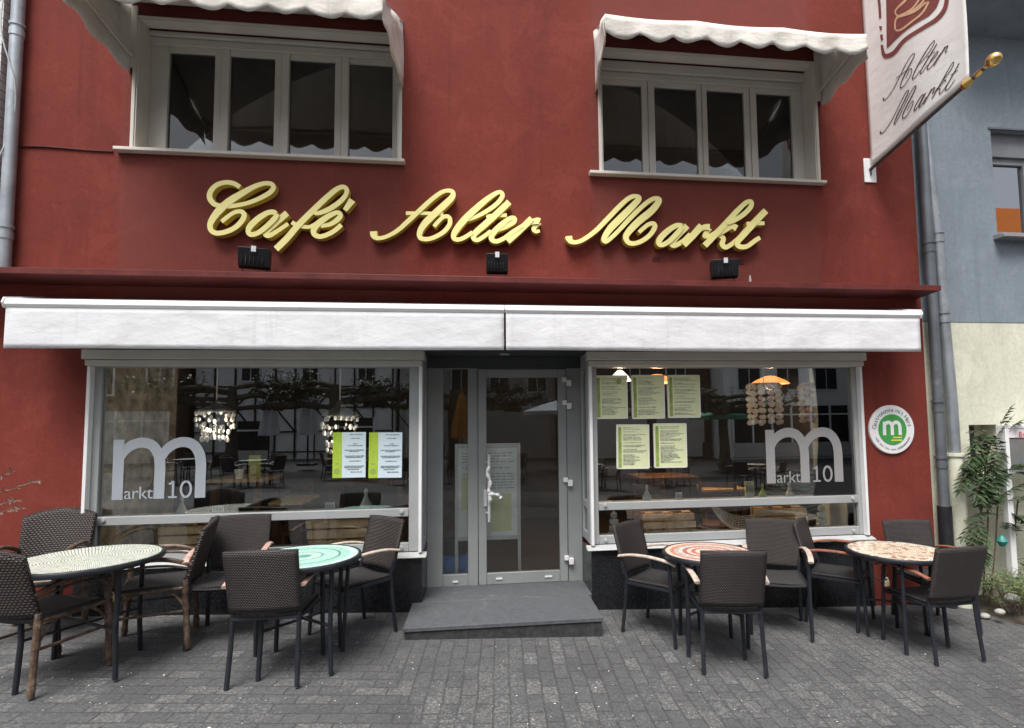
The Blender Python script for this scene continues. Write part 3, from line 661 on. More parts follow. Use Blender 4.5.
# ------------------------------------------------------------------ main awning
def awn(label, x0, x1, seamgap):
    t = thing('shop_awning', label, 'awning', (x0, 0, 2.6), 0, 'retracted awning halves over the shop front')
    o3 = -Vector(t.location)
    tp = MB(); tp.prism([(x0, -.02, 2.715), (x0, -.02, 2.742), (x0, -.36, 2.650), (x0, -.36, 2.630)], (x1-x0, 0, 0)); tp.build('cover', M['awning'], t, loc=o3)
    fb = MB(); fb.prism([(x0, -.36, 2.585), (x0, -.405, 2.585), (x0, -.42, 2.61), (x0, -.405, 2.652), (x0, -.36, 2.656)], (x1-x0, 0, 0)); fb.build('front_bar', M['white'], t, loc=o3, bevel=.004)
    va = MB(); n = int((x1-x0)*26)
    def fn(u, v):
        x = x0+.005+(x1-x0-.01)*u; z = 2.585-.317*v
        return (x, -.40+.004*math.sin(x*2.7+1)*v+.0025*math.sin(x*9+3*v)*v+.004*v*v, z+.003*math.sin(x*1.9)*v)
    va.surf(fn, n, 8); va.build('valance', M['awning'], t, loc=o3, solid=.003)
    for x in (x0-.012, x1):
        if abs(x+.006-seam) < .05: continue
        ec = MB(); ec.prism([(x, -.02, 2.70), (x, -.02, 2.75), (x, -.41, 2.662), (x, -.43, 2.62), (x, -.41, 2.58), (x, -.36, 2.58)], (.012, 0, 0)); ec.build('end_cap', M['white'], t, loc=o3, bevel=.002)
    un = MB(); un.box(x0+.05, x1-.05, -.30, -.02, 2.53, 2.61); un.build('roller', M['sill'], t, loc=o3, bevel=.01)
    for x in (x0+.35, x1-.35):
        ar = MB(); ar.bar((x, -.02, 2.50), (x, -.36, 2.57), .05, .05); ar.build('arm', M['sill'], t, loc=o3, bevel=.004)
seam = atY(505, 330, -.40).x
awn('white retracted shop awning with plain valance over the left window', -3.235, seam-.003, 0)
awn('white retracted shop awning with plain valance over the right window', seam+.003, 4.42, 0)

# ------------------------------------------------------------------ upper dome awnings
def scalloped(label, x0, x1, zl, ztop, xf0, xf1, zft, zfb, yf):
    t = thing('window_awning', label, 'awning', (x0, 0, zl), 0, 'scalloped awnings over the upper windows')
    o3 = -Vector(t.location)
    def P(u, s_, z):   # u across, s_ outwards
        return (x0+(x1-x0)*u + ((xf0-x0)*(1-u)+(xf1-x1)*u)*s_, yf*s_, z)
    sag = lambda u: .018*abs(math.sin(u*PI*3))
    c = MB()
    c.surf(lambda u, v: P(u, v, ztop+(zft-ztop)*v-sag(u)*v-.05*math.sin(v*PI)*(.4+.6*abs(math.sin(u*PI*3)))), 36, 10)
    def val(u, v):
        nsc = 8; d = (zft-zfb)-.012+.055*(abs(math.sin(PI*nsc*u))-.6)
        q = P(u, 1, zft-sag(u)-d*v); return (q[0], q[1]-.004+.012*math.sin(u*31)*v+.006*math.sin(u*67+1)*v, q[2])
    c.surf(val, 128, 4)
    c.build('canopy', M['awning_up'], t, loc=o3, solid=.004)
    for u in (0, 1):
        k = MB()
        def low(s_): return zl+(zfb-zl)*s_ - .035*math.sin(s_*PI*2.5)**2
        k.surf(lambda s_, v: (lambda q: (q[0]+.008*math.sin(s_*9+v*4), q[1], q[2]))(P(u, s_, low(s_)+((ztop+(zft-ztop)*s_-.05*math.sin(s_*PI)*.4)-low(s_))*v)), 40, 5)
        k.build('cheek', M['awning_up'], t, loc=o3, solid=.004)
    fr = MB()
    for u in (.012, .988):
        q0 = P(u, .03, zl+.14); q1 = P(u, .97, zft-.02); fr.bar(q0, q1, .012, .028); q0 = P(u, .015, zl+.05); q1 = P(u, .015, ztop-.05); fr.bar(q0, q1, .05, .02)
    fr.bar(P(.012, .97, zft-.03), P(.988, .97, zft-.03), .02, .02)
    fr.build('frame', M['beige'], t, loc=o3)
yf = -.85
scalloped('off-white scalloped awning over the upper left window, cut by the top edge', -2.665, -.335, 4.745, 5.40, -2.63, atY(383, 18, yf).x, atY(383, -3, yf).z, atY(300, 13, yf).z, yf)
scalloped('off-white scalloped awning over the upper right window, whole front visible', 1.475, 3.80, 4.82, 5.44, atY(605, 30, yf).x, atY(867, 45, yf).x, (atY(606, 16, yf).z+atY(867, 33, yf).z)/2, (atY(606, 37, yf).z+atY(867, 53, yf).z)/2, yf)

# ------------------------------------------------------------------ flag on a pole
XF = 4.30
base = atX(873, 168, XF); base.y = 0
tipm = atX(972, 79, XF); fin = atX(998, 67, XF)
pdir = Vector((0, tipm.y, tipm.z-base.z)).normalized()
plen = (Vector((0, fin.y, fin.z)) - Vector((0, 0, base.z))).length
P0 = Vector((XF, 0, base.z))
t = thing('flag_pole', 'dark pole with gold finial sticking out from a white wall plate', 'flagpole', P0)
b = MB(); b.box(-.065, .065, -.012, 0, -.13, .12); b.build('wall_plate', M['white'], t, bevel=.003)
pl = MB(); pl.tube([(0, -.005, 0), pdir*(plen-.10)], .017, 10); pl.tube([(0, -.02, -.06), (0, -.02, 0.01)], .008, 6); pl.build('pole', plain('pole_paint', (.085, .075, .07), .45, .2, .2, 20, .03), t)
f = MB(); e = pdir*(plen-.02); 
f.ball(e, .05, .06, .05, 16, 10); f.tube([pdir*(plen-.30), pdir*(plen-.27), pdir*(plen-.24), pdir*(plen-.2), pdir*(plen-.15), pdir*(plen-.10), pdir*(plen-.05)], [.03, .042, .03, .014, .024, .012, .02], 12)
f.build('finial', M['gold'], t)
# flag cloth
flg = thing('hanging_flag', 'white flag with brown cup emblem and script Alter Markt hanging over the pole', 'flag', P0)
def Fl(p): return p-P0
top = 2.6
cl = MB(); L0 = .0; L1 = plen-.235
def flagfn(u, v):
    s = .03+(L1-.03)*u; q = pdir*s
    yy = q.y; z = q.z+.012 + v*(top-q.z)
    if u > .9: yy += (.07*(u-.9)/.1)*min(1, v*3)*0
    bul = -.05*math.sin(min(1, v*2.2)*PI)*max(0, u-.55)
    return (-.005+.014*math.sin(u*7+v*3)*(1-abs(1-2*u))**.5, yy+bul*.6, z)
cl.surf(flagfn, 30, 40); cl.build('cloth', M['flag'], flg, solid=.003)
def flag3(px, py, e): 
    p = atX(px, py, XF); q = Fl(p); 
    u = min(1, max(0, (q.y/pdir.y-.03)/(L1-.03))); v = (q.z-(pdir.z/pdir.y)*q.y-.012)/(top-(pdir.z/pdir.y)*q.y)
    return Vector((flagfn(u, max(0, v))[0]-.0035-e, q.y, q.z))
cE = lambda p, w: crop(860, 0, 4.28, p, w)
em = MB()
for pp in ([(84,-10,12),(88,30,12),(90,78,10)], [(90,112,12),(93,128,10)], [(94,148,12),(97,172,11)], [(96,192,11),(100,220,14),(112,240,20),(150,226,18),(200,172,16),(280,118,16),(335,80,18),(368,30,18),(376,-40,16)]):
    ribbon(em, cE(pp, 14), 1, flag3, 0, .0015, 0, 0, 6, .001)
em2 = [(117,-120),(118,-40),(120,60),(122,205),(150,178),(200,136),(250,100),(300,70),(330,35),(350,-20),(352,-120)]
N = 12; prevL = None
for k in range(len(em2)): pass
xs_ = [118+ (350-118)*i/24 for i in range(25)]
def lowb(x):
    pts = [(117,205),(122,205),(150,178),(200,136),(250,100),(300,70),(330,35),(350,-20)]
    for a, b in zip(pts, pts[1:]):
        if a[0] <= x <= b[0]: return a[1]+(b[1]-a[1])*(x-a[0])/max(1e-6, b[0]-a[0])
    return -20
for x, y in zip(xs_, xs_[1:]):
    for r_ in range(6):
        za, zb_ = -130+(lowb(x)+130)*r_/6, -130+(lowb(x)+130)*(r_+1)/6; zc, zd = -130+(lowb(y)+130)*r_/6, -130+(lowb(y)+130)*(r_+1)/6
        em.quad(*[flag3(860+a/4.28, b/4.28, .0012) for a, b in ((x,za),(x,zb_),(y,zd),(y,zc))], 0)
for pp in ([(158,128,8),(165,80,8),(215,60,8),(275,10,8),(285,-40,8)], [(165,75,7),(230,40,7),(262,-10,7),(235,-25,7),(185,20,7),(160,50,7),(180,70,7),(240,52,7),(290,10,7)], [(160,130,8),(185,128,8),(230,95,8),(275,55,8),(300,8,8)], [(170,35,6),(200,10,6),(225,-20,6)], [(200,-50,8),(230,-70,8),(220,-95,8),(250,-110,8)]):
    ribbon(em, cE(pp, 8), 1, flag3, 0, .003, 1, 1, 6, .001)
em.build('cup_emblem', [M['burg'], M['beigeprint']], flg, smooth=0)
# script on the flag, same letterforms as the wall sign laid along the pole direction
def word_on_flag(wd, a, b, h):
    al = [p for l in WORDS[wd] for s in l for p in s]
    x0 = min(p[0] for p in al); x1 = max(p[0] for p in al); y1 = max(p[1] for p in al); y0 = min(p[1] for p in al)
    ax, ay = b[0]-a[0], b[1]-a[1]
    mb = MB()
    def f3(px, py, e):
        u = (px-x0)/(x1-x0); v = (y1-py)/(y1-y0)
        return flag3(a[0]+ax*u+v*h*.10, a[1]+ay*u-v*h, e)
    for l in WORDS[wd]:
        for j, s in enumerate(l): ribbon(mb, [(p[0], p[1], p[2]*.46) for p in s], 1, f3, 0, .0012+.0006*j, 0, 0, 5, .0008)
    mb.build('script_word', M['inkbrown'], flg, smooth=0)
word_on_flag('Alter', (883, 103), (948, 57), 28)
word_on_flag('Markt', (880, 137), (958, 83), 28)

# ------------------------------------------------------------------ round sign
c = atY(892, 429.5, -.02); rs = .24
t = thing('round_sign', 'round white sign with green centre and letter m on the red wall', 'sign', (c.x, 0, c.z))
d = MB(); d.lathe([(rs, -.003), (rs, .018), (rs-.006, .024)], (0, 0, 0), 48, 0, 'y'); d.build('disc', M['white'], t, smooth=40)
d = MB(); d.lathe([(.150, .0245), (.150, .0275)], (0, 0, 0), 48, 0, 'y'); d.build('green_centre', M['green'], t, smooth=40)
tx = MB()
def arc_text(s, rad, a0, a1, size):
    n = len(s)
    for i, ch in enumerate(s):
        if ch == ' ': continue
        a = a0+(a1-a0)*i/(n-1)
        text_into(tx, ch, size, lambda co: ((rad+co.y)*math.cos(a)+co.x*math.sin(a), -.0262, (rad+co.y)*math.sin(a)-co.x*math.cos(a)), 0, align='CENTER')
arc_text('Gastronomie mit Herz', .172, R(172), R(12), .062)
for i in range(34):
    if i in (4, 9, 14, 19): continue
    a = R(205)+R(130)*i/33; h = random.choice((.008, .012, .016)); 
    e1 = Vector((math.cos(a), 0, math.sin(a))); tt = Vector((-math.sin(a), 0, math.cos(a)))
    for k in (-.0035, .0035): 
        p = e1*(.197-h)+tt*k; q = e1*.203+tt*k; s = tt*.0012; y = Vector((0, -.0262, 0)); tx.quad(p-s+y, q-s+y, q+s+y, p+s+y)
    p = e1*.2+y; tx.quad(p-tt*.0035, p+tt*.0035, p+tt*.0035-e1*.003, p-tt*.0035-e1*.003)
tx.build('ring_lettering', M['ink'], t, smooth=0)
# logo m : stems with two arches
def m_logo(mb, x0, z0, Wd, H, st, to3, e, m=0):
    """round-shouldered m, x0/z0 lower left"""
    cw = (Wd-st)/2
    ribbon(mb, [(x0+st/2, z0, st), (x0+st/2, z0+H*.985, st)], st, to3, 0, e, m, m)
    for k in range(2):
        xa = x0+st/2+cw*k; pts = [(xa+st*.15, z0+H*.68, st*.75), (xa+cw*.14, z0+H*.80, st*.9), (xa+cw*.34, z0+H*.90, st*.98), (xa+cw*.58, z0+H*.93, st), (xa+cw*.80, z0+H*.88, st), (xa+cw*.95, z0+H*.74, st), (xa+cw, z0+H*.56, st), (xa+cw, z0+H*.28, st), (xa+cw, z0, st)]
        ribbon(mb, pts, st, to3, 0, e+.0006*(k+1), m, m, 8, .0004)
ml = MB(); m_logo(ml, -.105, -.055, .20, .135, .035, lambda x, z, e: Vector((x, -.0285-e, z)), 0); ml.build('letter_m', M['white'], t, smooth=0)
yb = MB(); yb.box(-.0, .095, -.0295, -.0285, -.085, -.072); yb.box(-.02, .095, -.0295, -.0285, -.112, -.098); yb.build('small_print', M['yellow'], t, smooth=0)

# ------------------------------------------------------------------ window decals
M['vinylg'] = plain('grey_vinyl', (.36, .355, .36), .75, 0, .03, 8, 0)
for m_ in ('vinyl', 'vinylg'): M[m_].node_tree.nodes['Principled BSDF'].inputs['Alpha'].default_value = .86
def decal(label, px0, px1, pyt, pyb, side):
    MV = M['vinylg'] if side else M['vinyl']
    YD = .0555; a = atY(px0, pyb, YD); b = atY(px1, pyt, YD); Wd = b.x-a.x; H = b.z-a.z
    t = thing('window_lettering', label, 'window lettering', (a.x, YD, a.z), 0, 'frosted m logos on the shop windows')
    mb = MB(); m_logo(mb, 0, 0, Wd, H, Wd*.115, lambda x, z, e: Vector((x, -e, z)), 0); mb.build('big_letter', MV, t, smooth=0)
    s = MB(); text_into(s, 'arkt', Wd*.20, lambda co: (Wd*.125+co.x, -.0015, co.y+.005), spacing=.95); s.build('small_word', MV, t, smooth=0)
    n = MB(); hn = Wd*.195; k_ = hn*.13; f_ = lambda x, z, e: Vector((Wd*.60+x, -.0015-e, z+.004))
    ribbon(n, [(hn*.26, 0, k_), (hn*.26, hn, k_)], k_, f_, 0, 0, 0, 0); ribbon(n, [(hn*.02, hn*.83, k_*.8), (hn*.12, hn*.85, k_*.8), (hn*.24, hn*.97, k_*.8)], k_, f_, 0, .0006, 0, 0); ribbon(n, [(0, k_*.4, k_*.8), (hn*.5, k_*.4, k_*.8)], k_, f_, 0, .001, 0, 0)
    ribbon(n, [(hn*.98+hn*.27*math.sin(q*PI/8), hn*.5+hn*.45*math.cos(q*PI/8), k_) for q in range(17)], k_, f_, 0, .0004, 0, 0)
    n.build('house_number', MV, t, smooth=0)
decal('large pale m logo with arkt 10 on the left shop window', 111.5, 207, 437.5, 500, 0)
decal('large grey m logo with arkt 10 on the right shop window', 767, 841, 428, 483.5, 1)

# ------------------------------------------------------------------ paper notices on the glass
def notice(label, px0, py0, px1, py1, kind, group, y=.0556, tilt=0):
    a = atY(px0, py1, y); b = atY(px1, py0, y); W = b.x-a.x; H = b.z-a.z
    mb = MB(); mb.surf(lambda u, v: (W*u, -.002-.003*math.sin(u*PI)*v, H*v), 6, 8)
    yb = -.0062
    if kind == 'blue':
        mb.box(0, W*.27, yb, yb+.001, 0, H, 1); ln = 2
        mb.lathe([(W*.09, .0), (W*.09, .0005)], (W*.13, yb-.0005, H*.14), 16, 4, 'y'); mb.box(W*.07, W*.2, yb-.0012, yb, H*.29, H*.33, 4)
        rows = [(.94,.5,.9),(.86,.55,.82),(.74,.62,.75),(.70,.45,.9),(.60,.36,.95),(.57,.5,.8),(.47,.36,.95),(.44,.4,.9),(.36,.5,.85),(.25,.36,.95),(.22,.36,.9),(.18,.45,.8),(.12,.55,.9)]
    else:
        mb.box(W*.06, W*.15, yb, yb+.001, H*.04, H*.94, 1); mb.box(0, W, yb+.0003, yb+.001, H*.985, H, 5); mb.box(0, W*.03, yb+.0003, yb+.001, 0, H, 5); mb.box(W*.97, W, yb+.0003, yb+.001, 0, H, 5); mb.box(0, W, yb+.0003, yb+.001, 0, H*.02, 5)
        rows = []; z = .92; rr = random.Random(int(px0))
        while z > .07:
            x1 = rr.uniform(.5, .92); rows.append((z, .2, x1)); z -= rr.choice((.028, .033, .06))
    for (z, x0, x1) in rows:
        x = x0
        while x < x1:
            x2 = min(x1, x+random.uniform(.04, .14)); mb.box(W*x, W*x2, yb-.0004, yb+.0004, H*z, H*(z+.012), 2 if (kind == 'blue' or random.random() < .12) else 3); x = x2+.015
    if kind == 'greenlogo': mb.lathe([(W*.08, .0), (W*.08, .0005)], (W*.74, yb, H*.86), 14, 4, 'y')
    mats = [M['paper'] if kind == 'blue' else M['paperg'], M['lime'] if kind == 'blue' else M['limed'], M['ink'], M['inkp'], M['limed'], M['white']]
    o = mb.build('notice_sheet', mats, None, loc=(a.x, y, a.z), smooth=0); o.rotation_euler = (0, tilt, 0)
    tag(o, label, 'notice', group)
G1 = 'white notices with a lime edge on the left shop window'
notice('white notice with lime edge on the left window, nearer the big m', 332.5, 432, 366, 478, 'blue', G1)
notice('white notice with lime edge on the left window, nearer the door', 368.5, 432, 402, 478, 'blue', G1, tilt=.008)
G2 = 'pale green menu sheets on the right shop window'
notice('green menu sheet in the upper row, leftmost, with a round dark emblem', 595.5, 375.5, 627, 419, 'greenlogo', G2)
notice('green menu sheet in the upper row, middle of three', 632, 375, 664, 419, 'green', G2)
notice('green menu sheet in the upper row, rightmost of three', 668, 375, 699.5, 418, 'green', G2)
notice('green menu sheet in the lower row, left one', 616.5, 424, 648.5, 469, 'green', G2, tilt=.012)
notice('green menu sheet in the lower row, right one', 654, 423, 686, 468, 'green', G2, tilt=.006)

# ------------------------------------------------------------------ drainpipes
def pipe(name, label, pts, r, mat, joints, group=None):
    t = thing(name, label, 'drainpipe', pts[-1], 0, group); o3 = -Vector(t.location)
    p = MB(); p.tube(pts, r, 14); p.build('pipe', mat, t, loc=o3, smooth=50)
    for (x, y, z) in joints:
        j = MB(); j.tube([(x, y, z-.03), (x, y, z+.03)], r*1.13, 14); j.build('pipe_joint', mat, t, loc=o3, smooth=50)
        c = MB(); c.tube([(x, y, z+.06), (x, y, z+.085)], r*1.18, 14); c.bar((x, y, z+.072), (x, 0.02, z+.072), .02, .02); c.build('pipe_clip', mat, t, loc=o3, smooth=50)
    return t, o3
pipe('drainpipe', 'pale zinc drainpipe at the left edge of the red building', [(-3.525, -.06, 7.5), (-3.525, -.06, 2.93)], .047, M['zinc'], [(-3.525, -.06, 5.0), (-3.525, -.06, 3.25)], 'zinc drainpipes')
X1 = 4.86
t, o3 = pipe('drainpipe', 'thin zinc drainpipe at the right edge of the red building', [(X1, -.06, 7.5), (X1, -.06, 2.97), (X1, -.06, 2.70), (X1-.0, -.06, .78)], .048, M['zincd'], [(X1, -.06, 3.35), (X1, -.06, 1.75), (X1, -.06, 1.2)], 'zinc drainpipes')
bt = MB(); bt.tube([(X1, -.06, .80), (X1, -.06, -.2)], .062, 14); bt.build('boot', M['black'], t, loc=o3, smooth=50)
pa = [atY(921, 100, -.05), atY(926, 150, -.05), atY(937.5, 240, -.05), atY(944, 320, -.05), atY(951.5, 400, -.05), atY(955, 455, -.05)]
pa = [Vector((4.88, -.05, 7.5))] + pa
t, o3 = pipe('drainpipe', 'mottled zinc drainpipe on the blue house beside the red wall', pa, .052, M['zinc'], [pa[3], pa[4]], 'zinc drainpipes')
sq = MB(); q = pa[-1]; sq.tube([(q.x, -.05, q.z+.02), (q.x, -.05, q.z-.01), (q.x, -.05, q.z-.02), (q.x, -.05, -.3)], [.09, .09, .075, .075], 16); sq.build('standpipe', M['cream'], t, loc=o3, smooth=50)

# ------------------------------------------------------------------ neighbouring houses
n = thing('neighbour_house', 'blue grey and cream house on the right of the red café', 'house', (6.5, .03, 0)); o3 = -Vector(n.location)
wx0, wx1 = 5.735, 6.75; wz0, wz1 = 3.56, 4.70
a = MB(); wall_holes(a, XR+.002, 12, 2.635, 7.6, [(wx0, wx1, wz0, wz1)], .03, .3); a.build('upper_wall', M['blue'], n, loc=o3, smooth=0)
nx0, nx1, nz0, nz1 = 5.27, 5.60, 1.05, 1.585
a = MB(); wall_holes(a, XR+.002, 12, -.5, 2.633, [(nx0, nx1, nz0, nz1)], .035, .3); a.box(nx0-.02, nx1+.02, .22, .24, nz0-.02, nz1+.02); a.build('lower_wall', M['cream'], n, loc=o3, smooth=0)
a = MB(); a.box(nx0+.005, nx0+.12, .10, .2, nz0+.02, nz1-.01); a.build('meter_box', M['black'], n, loc=o3)
wi = MB(); y0, y1 = .13, .20
wi.box(wx0, wx1, y0-.03, y1, 4.44, wz1); wi.box(wx0, wx0+.055, y0, y1, wz0, 4.44); wi.box(wx1-.055, wx1, y0, y1, wz0, 4.44); wi.box(wx0+.055, wx1-.055, y0, y1, wz0, wz0+.07); wi.box(wx0+.055, wx1-.055, y0, y1, 4.37, 4.44); wi.box(6.2, 6.29, y0-.004, y1, wz0+.07, 4.37)
wo = wi.build('window', plain('grey_frame_paint', (.20, .21, .23), .5), n, loc=o3, bevel=.003)
gp = MB(); gp.box(wx0+.055, wx1-.055, .16, .166, wz0+.07, 4.37); gp.build('pane', glass('sky_glass', (.35, .38, .42), .22, 2.4), wo, smooth=0)
sl = MB(); sl.prism([(wx0-.05, -.09, wz0-.055), (wx0-.05, -.09, wz0-.02), (wx0-.05, .13, wz0+.01), (wx0-.05, .13, wz0-.055)], (wx1-wx0+.1, 0, 0)); sl.build('sill', plain('grey_sill', (.25, .25, .27), .6), wo, bevel=.003)
tr = MB(); tr.box(wx0-.03, wx1+.03, .018, .04, wz1, wz1+.02); tr.build('lintel_trim', M['zincd'], wo)
rmm = MB(); rmm.box(wx0, wx1, .9, .95, wz0, wz1); rmm.build('curtain', M['housegrey'], wo, smooth=0)
ev = MB(); ev.prism([(5.18, .03, 5.72), (5.18, -.06, 5.74), (5.18, -.60, 5.92), (5.18, -.60, 6.5), (5.18, .03, 6.5)], (6.8, 0, 0)); ev.build('eave', plain('eave_paint', (.21, .25, .285), .7), n, loc=o3, smooth=0)
n = thing('neighbour_house', 'white glazed brick house at the far left edge', 'house', (-5, .0, 0)); o3 = -Vector(n.location)
a = MB(); a.box(-9, -3.66, -.03, .3, -.5, 7.6); a.build('brick_wall', M['whitebrick'], n, loc=o3, smooth=0)
orn = MB()
cb = thing('cable', 'thin grey cable running down beside the left drainpipe', 'cable', (-3.6, -.07, 3.5))
cbm = MB(); cbm.tube(catmull([(-3.635, -.05, 7), (-3.63, -.06, 5.6), (-3.60, -.12, 5.0), (-3.49, -.10, 4.55), (-3.50, -.08, 4.2), (-3.56, -.115, 3.9)], 6), .006, 6); cbm.build('wire', M['sill'], cb, loc=-Vector(cb.location))
wl = MB(); wl.tube(catmull([(-3.5, -.006, atY(25, 147, 0).z), (-3.3, -.008, atY(45, 147, 0).z), (-3.0, -.006, atY(80, 150, 0).z), (-2.77, -.006, atY(118, 152, 0).z)], 4), .008, 6); wl.build('wall_cable', M['ledge'], cafe)

# ------------------------------------------------------------------ chairs
def alu_chair(label, armmat):
    t = thing('wicker_chair', label, 'chair', group='dark wicker chairs around the café tables')
    st = MB()
    st.surf(lambda u, v: (-.215+.43*u, -.215+.44*v, .445-.012*math.sin(u*PI)+(-.025*max(0, v-.9)*10)*1), 10, 12); st.build('seat', M['wseat'], t, solid=.022)
    bk = MB()
    def bf(u, v):
        x = (-.232+.464*u)*(1+.03*v); s = 1-(2*u-1)**2
        return (x, -.215-.105*v-.035*s*(1-.3*v), .475+.40*v+.006*s*v)
    bk.surf(bf, 14, 12); bk.build('backrest', M['wback'], t, solid=.026, bevel=0)
    for s in (-1, 1):
        l = MB(); l.tube([(s*.225, -.255, 0), (s*.218, -.225, .25), (s*.215, -.205, .46), (s*.226, -.235, .56)], .0165, 8, 0, .9); l.build('leg', M['charcoal'], t)
        l = MB(); l.tube([(s*.245, .245, 0), (s*.242, .225, .30), (s*.242, .205, .62), (s*.245, .18, .645)], .0165, 8, 0, .9); l.build('leg', M['charcoal'], t)
        a = MB(); pts = catmull([(s*.25, -.26, .640), (s*.262, -.12, .668), (s*.268, .05, .672), (s*.262, .20, .655), (s*.255, .27, .632)], 5)
        a.tube(pts, [.0115]*len(pts), 8, 0, 2.1); a.build('armrest', armmat, t)
    f = MB()
    for s in (-1, 1): f.bar((s*.222, -.21, .425), (s*.234, .21, .425), .024, .018)
    f.bar((-.225, .205, .425), (.225, .205, .425), .024, .018); f.bar((-.215, -.215, .425), (.215, -.215, .425), .024, .018)
    f.build('seat_frame', M['charcoal'], t)
    return t
def bamboo_chair(label):
    t = thing('bamboo_chair', label, 'chair', group='bamboo-look wicker chairs around the white mosaic table')
    st = MB(); st.surf(lambda u, v: (-.23+.46*u, -.23+.47*v, .45-.02*math.sin(u*PI)-.2*max(0, v-.9)), 10, 12); st.build('seat', M['wseat'], t, solid=.03)
    bk = MB()
    def bf(u, v):
        s = 1-(2*u-1)**2
        return ((-.245+.49*u)*(1+.05*v), -.21-.11*v-.07*s, .47+.37*v+.055*s*v)
    bk.surf(bf, 16, 12); bo = bk.build('backrest', M['wbackl'], t, solid=.03)
    rm = MB(); rm.tube([bf(k/16, 1) for k in range(17)], .016, 8); rm.build('top_rail', M['wback'], t)
    for s in (-1, 1):
        for y, yt, top in ((-.24, -.215, .49), (.25, .22, .60)):
            l = MB()
            l.tube([(s*.24, y, 0), (s*.236, (y+yt)/2, .22), (s*.235, yt, .44), (s*.238, yt-.005, top)], .020, 9)
            for z in (.06, .30, .42): l.tube([(s*.237, y+(yt-y)*z/.44, z-.022), (s*.237, y+(yt-y)*z/.44, z+.022)], .0235, 9)
            l.tube(catmull([(s*.236, yt-.0, .30), (s*.20, yt*.9, .37), (s*.14, yt*.9, .415)], 4), .010, 6)
            l.tube(catmull([(s*.236, yt, .30), (s*.236, yt*.75, .38), (s*.236, yt*.5, .42)], 4), .010, 6)
            l.build('leg', M['bamboo'], t)
        a = MB(); a.tube(catmull([(s*.24, -.25, .60), (s*.262, -.10, .655), (s*.268, .08, .665), (s*.262, .20, .645), (s*.25, .235, .58), (s*.24, .222, .50)], 6), .017, 8)
        a.tube(catmull([(s*.245, -.24, .575), (s*.258, -.1, .61), (s*.262, .08, .615), (s*.252, .19, .57), (s*.243, .215, .48)], 6), .009, 6); a.build('armrest', M['bamboo'], t)
        f = MB(); f.tube([(s*.236, -.215, .435), (s*.236, .225, .435)], .014, 8); f.tube([(s*.236, -.23, .27), (s*.236, .235, .27)], .010, 8); f.build('side_rail', M['bamboo'], t)
    f = MB(); f.tube([(-.236, .225, .435), (.236, .225, .435)], .014, 8); f.tube([(-.236, -.215, .435), (.236, -.215, .435)], .014, 8); f.build('cross_rail', M['bamboo'], t)
    return t
def place(o, x, y, fx, fy):
    o.location = (x, y, gz(x, y)+.001); o.rotation_euler = (0, 0, math.atan2(-fx, fy)); o.scale = (.93, .95, .97)
first = {}
def chair(kind, label, pos, f, arm=None):
    """pos: (x, y) on the ground, or the two rear feet as photo pixels"""
    f = Vector(f).normalized()
    if len(pos) == 4: m_ = (atG(pos[0], pos[1])+atG(pos[2], pos[3]))/2; x, y = m_.x+f.x*.235, m_.y+f.y*.235
    else: x, y = pos
    key = (kind, arm)
    if key not in first:
        first[key] = bamboo_chair(label) if kind == 'b' else alu_chair(label, M[arm]); o = first[key]
    else:
        o = copy_tree(first[key]); o['label'] = label
    place(o, x, y, f.x, f.y); return o
chair('b', 'bamboo-legged chair cut off by the left edge, its back turned to us', (-2.37, -1.08), (.34, .94))
chair('b', 'bamboo-legged chair with rounded wicker back behind the white mosaic table, against the red wall', (-2.93, -.38), (.22, -.98))
chair('b', 'bamboo-legged chair seen from the side, facing left toward the white mosaic table', (188, 650, 198, 628), (-.95, -.31))
chair('a', 'wicker chair behind the turquoise table with pinkish arms, near the left window', (-1.53, -.46), (.18, -.98), 'woodpink')
chair('a', 'wicker chair in front of the turquoise table, back turned to us', (227, 690, 297, 688), (.02, 1), 'woodpink')
chair('a', 'wicker chair right of the turquoise table, next to the entrance step', (393.5, 631, 365, 619.6), (-.70, -.71), 'woodgrey')
chair('a', 'wicker chair left of the orange table, next to the entrance step', (625.5, 632.5, 646, 617.5), (.70, -.71), 'woodgrey')
chair('a', 'wicker chair in front of the orange table, back turned to us', (703.8, 674.4, 766, 678), (.18, .98), 'woodgrey')
chair('a', 'wicker chair behind the orange table, turned left toward it', (2.86, -.50), (-.40, -.92), 'woodgrey')
chair('a', 'wicker chair with red arms left of the cream table, seen from the side', (808.4, 622.4, 814.6, 608.8), (.74, -.67), 'woodred')
chair('a', 'wicker chair behind the cream table in front of the drainpipe', (4.30, -.50), (-.10, -1), 'woodred')
chair('a', 'wicker chair with red arms right of the cream table, back turned to us', (937, 666, 982.5, 662), (-.08, 1), 'woodred')

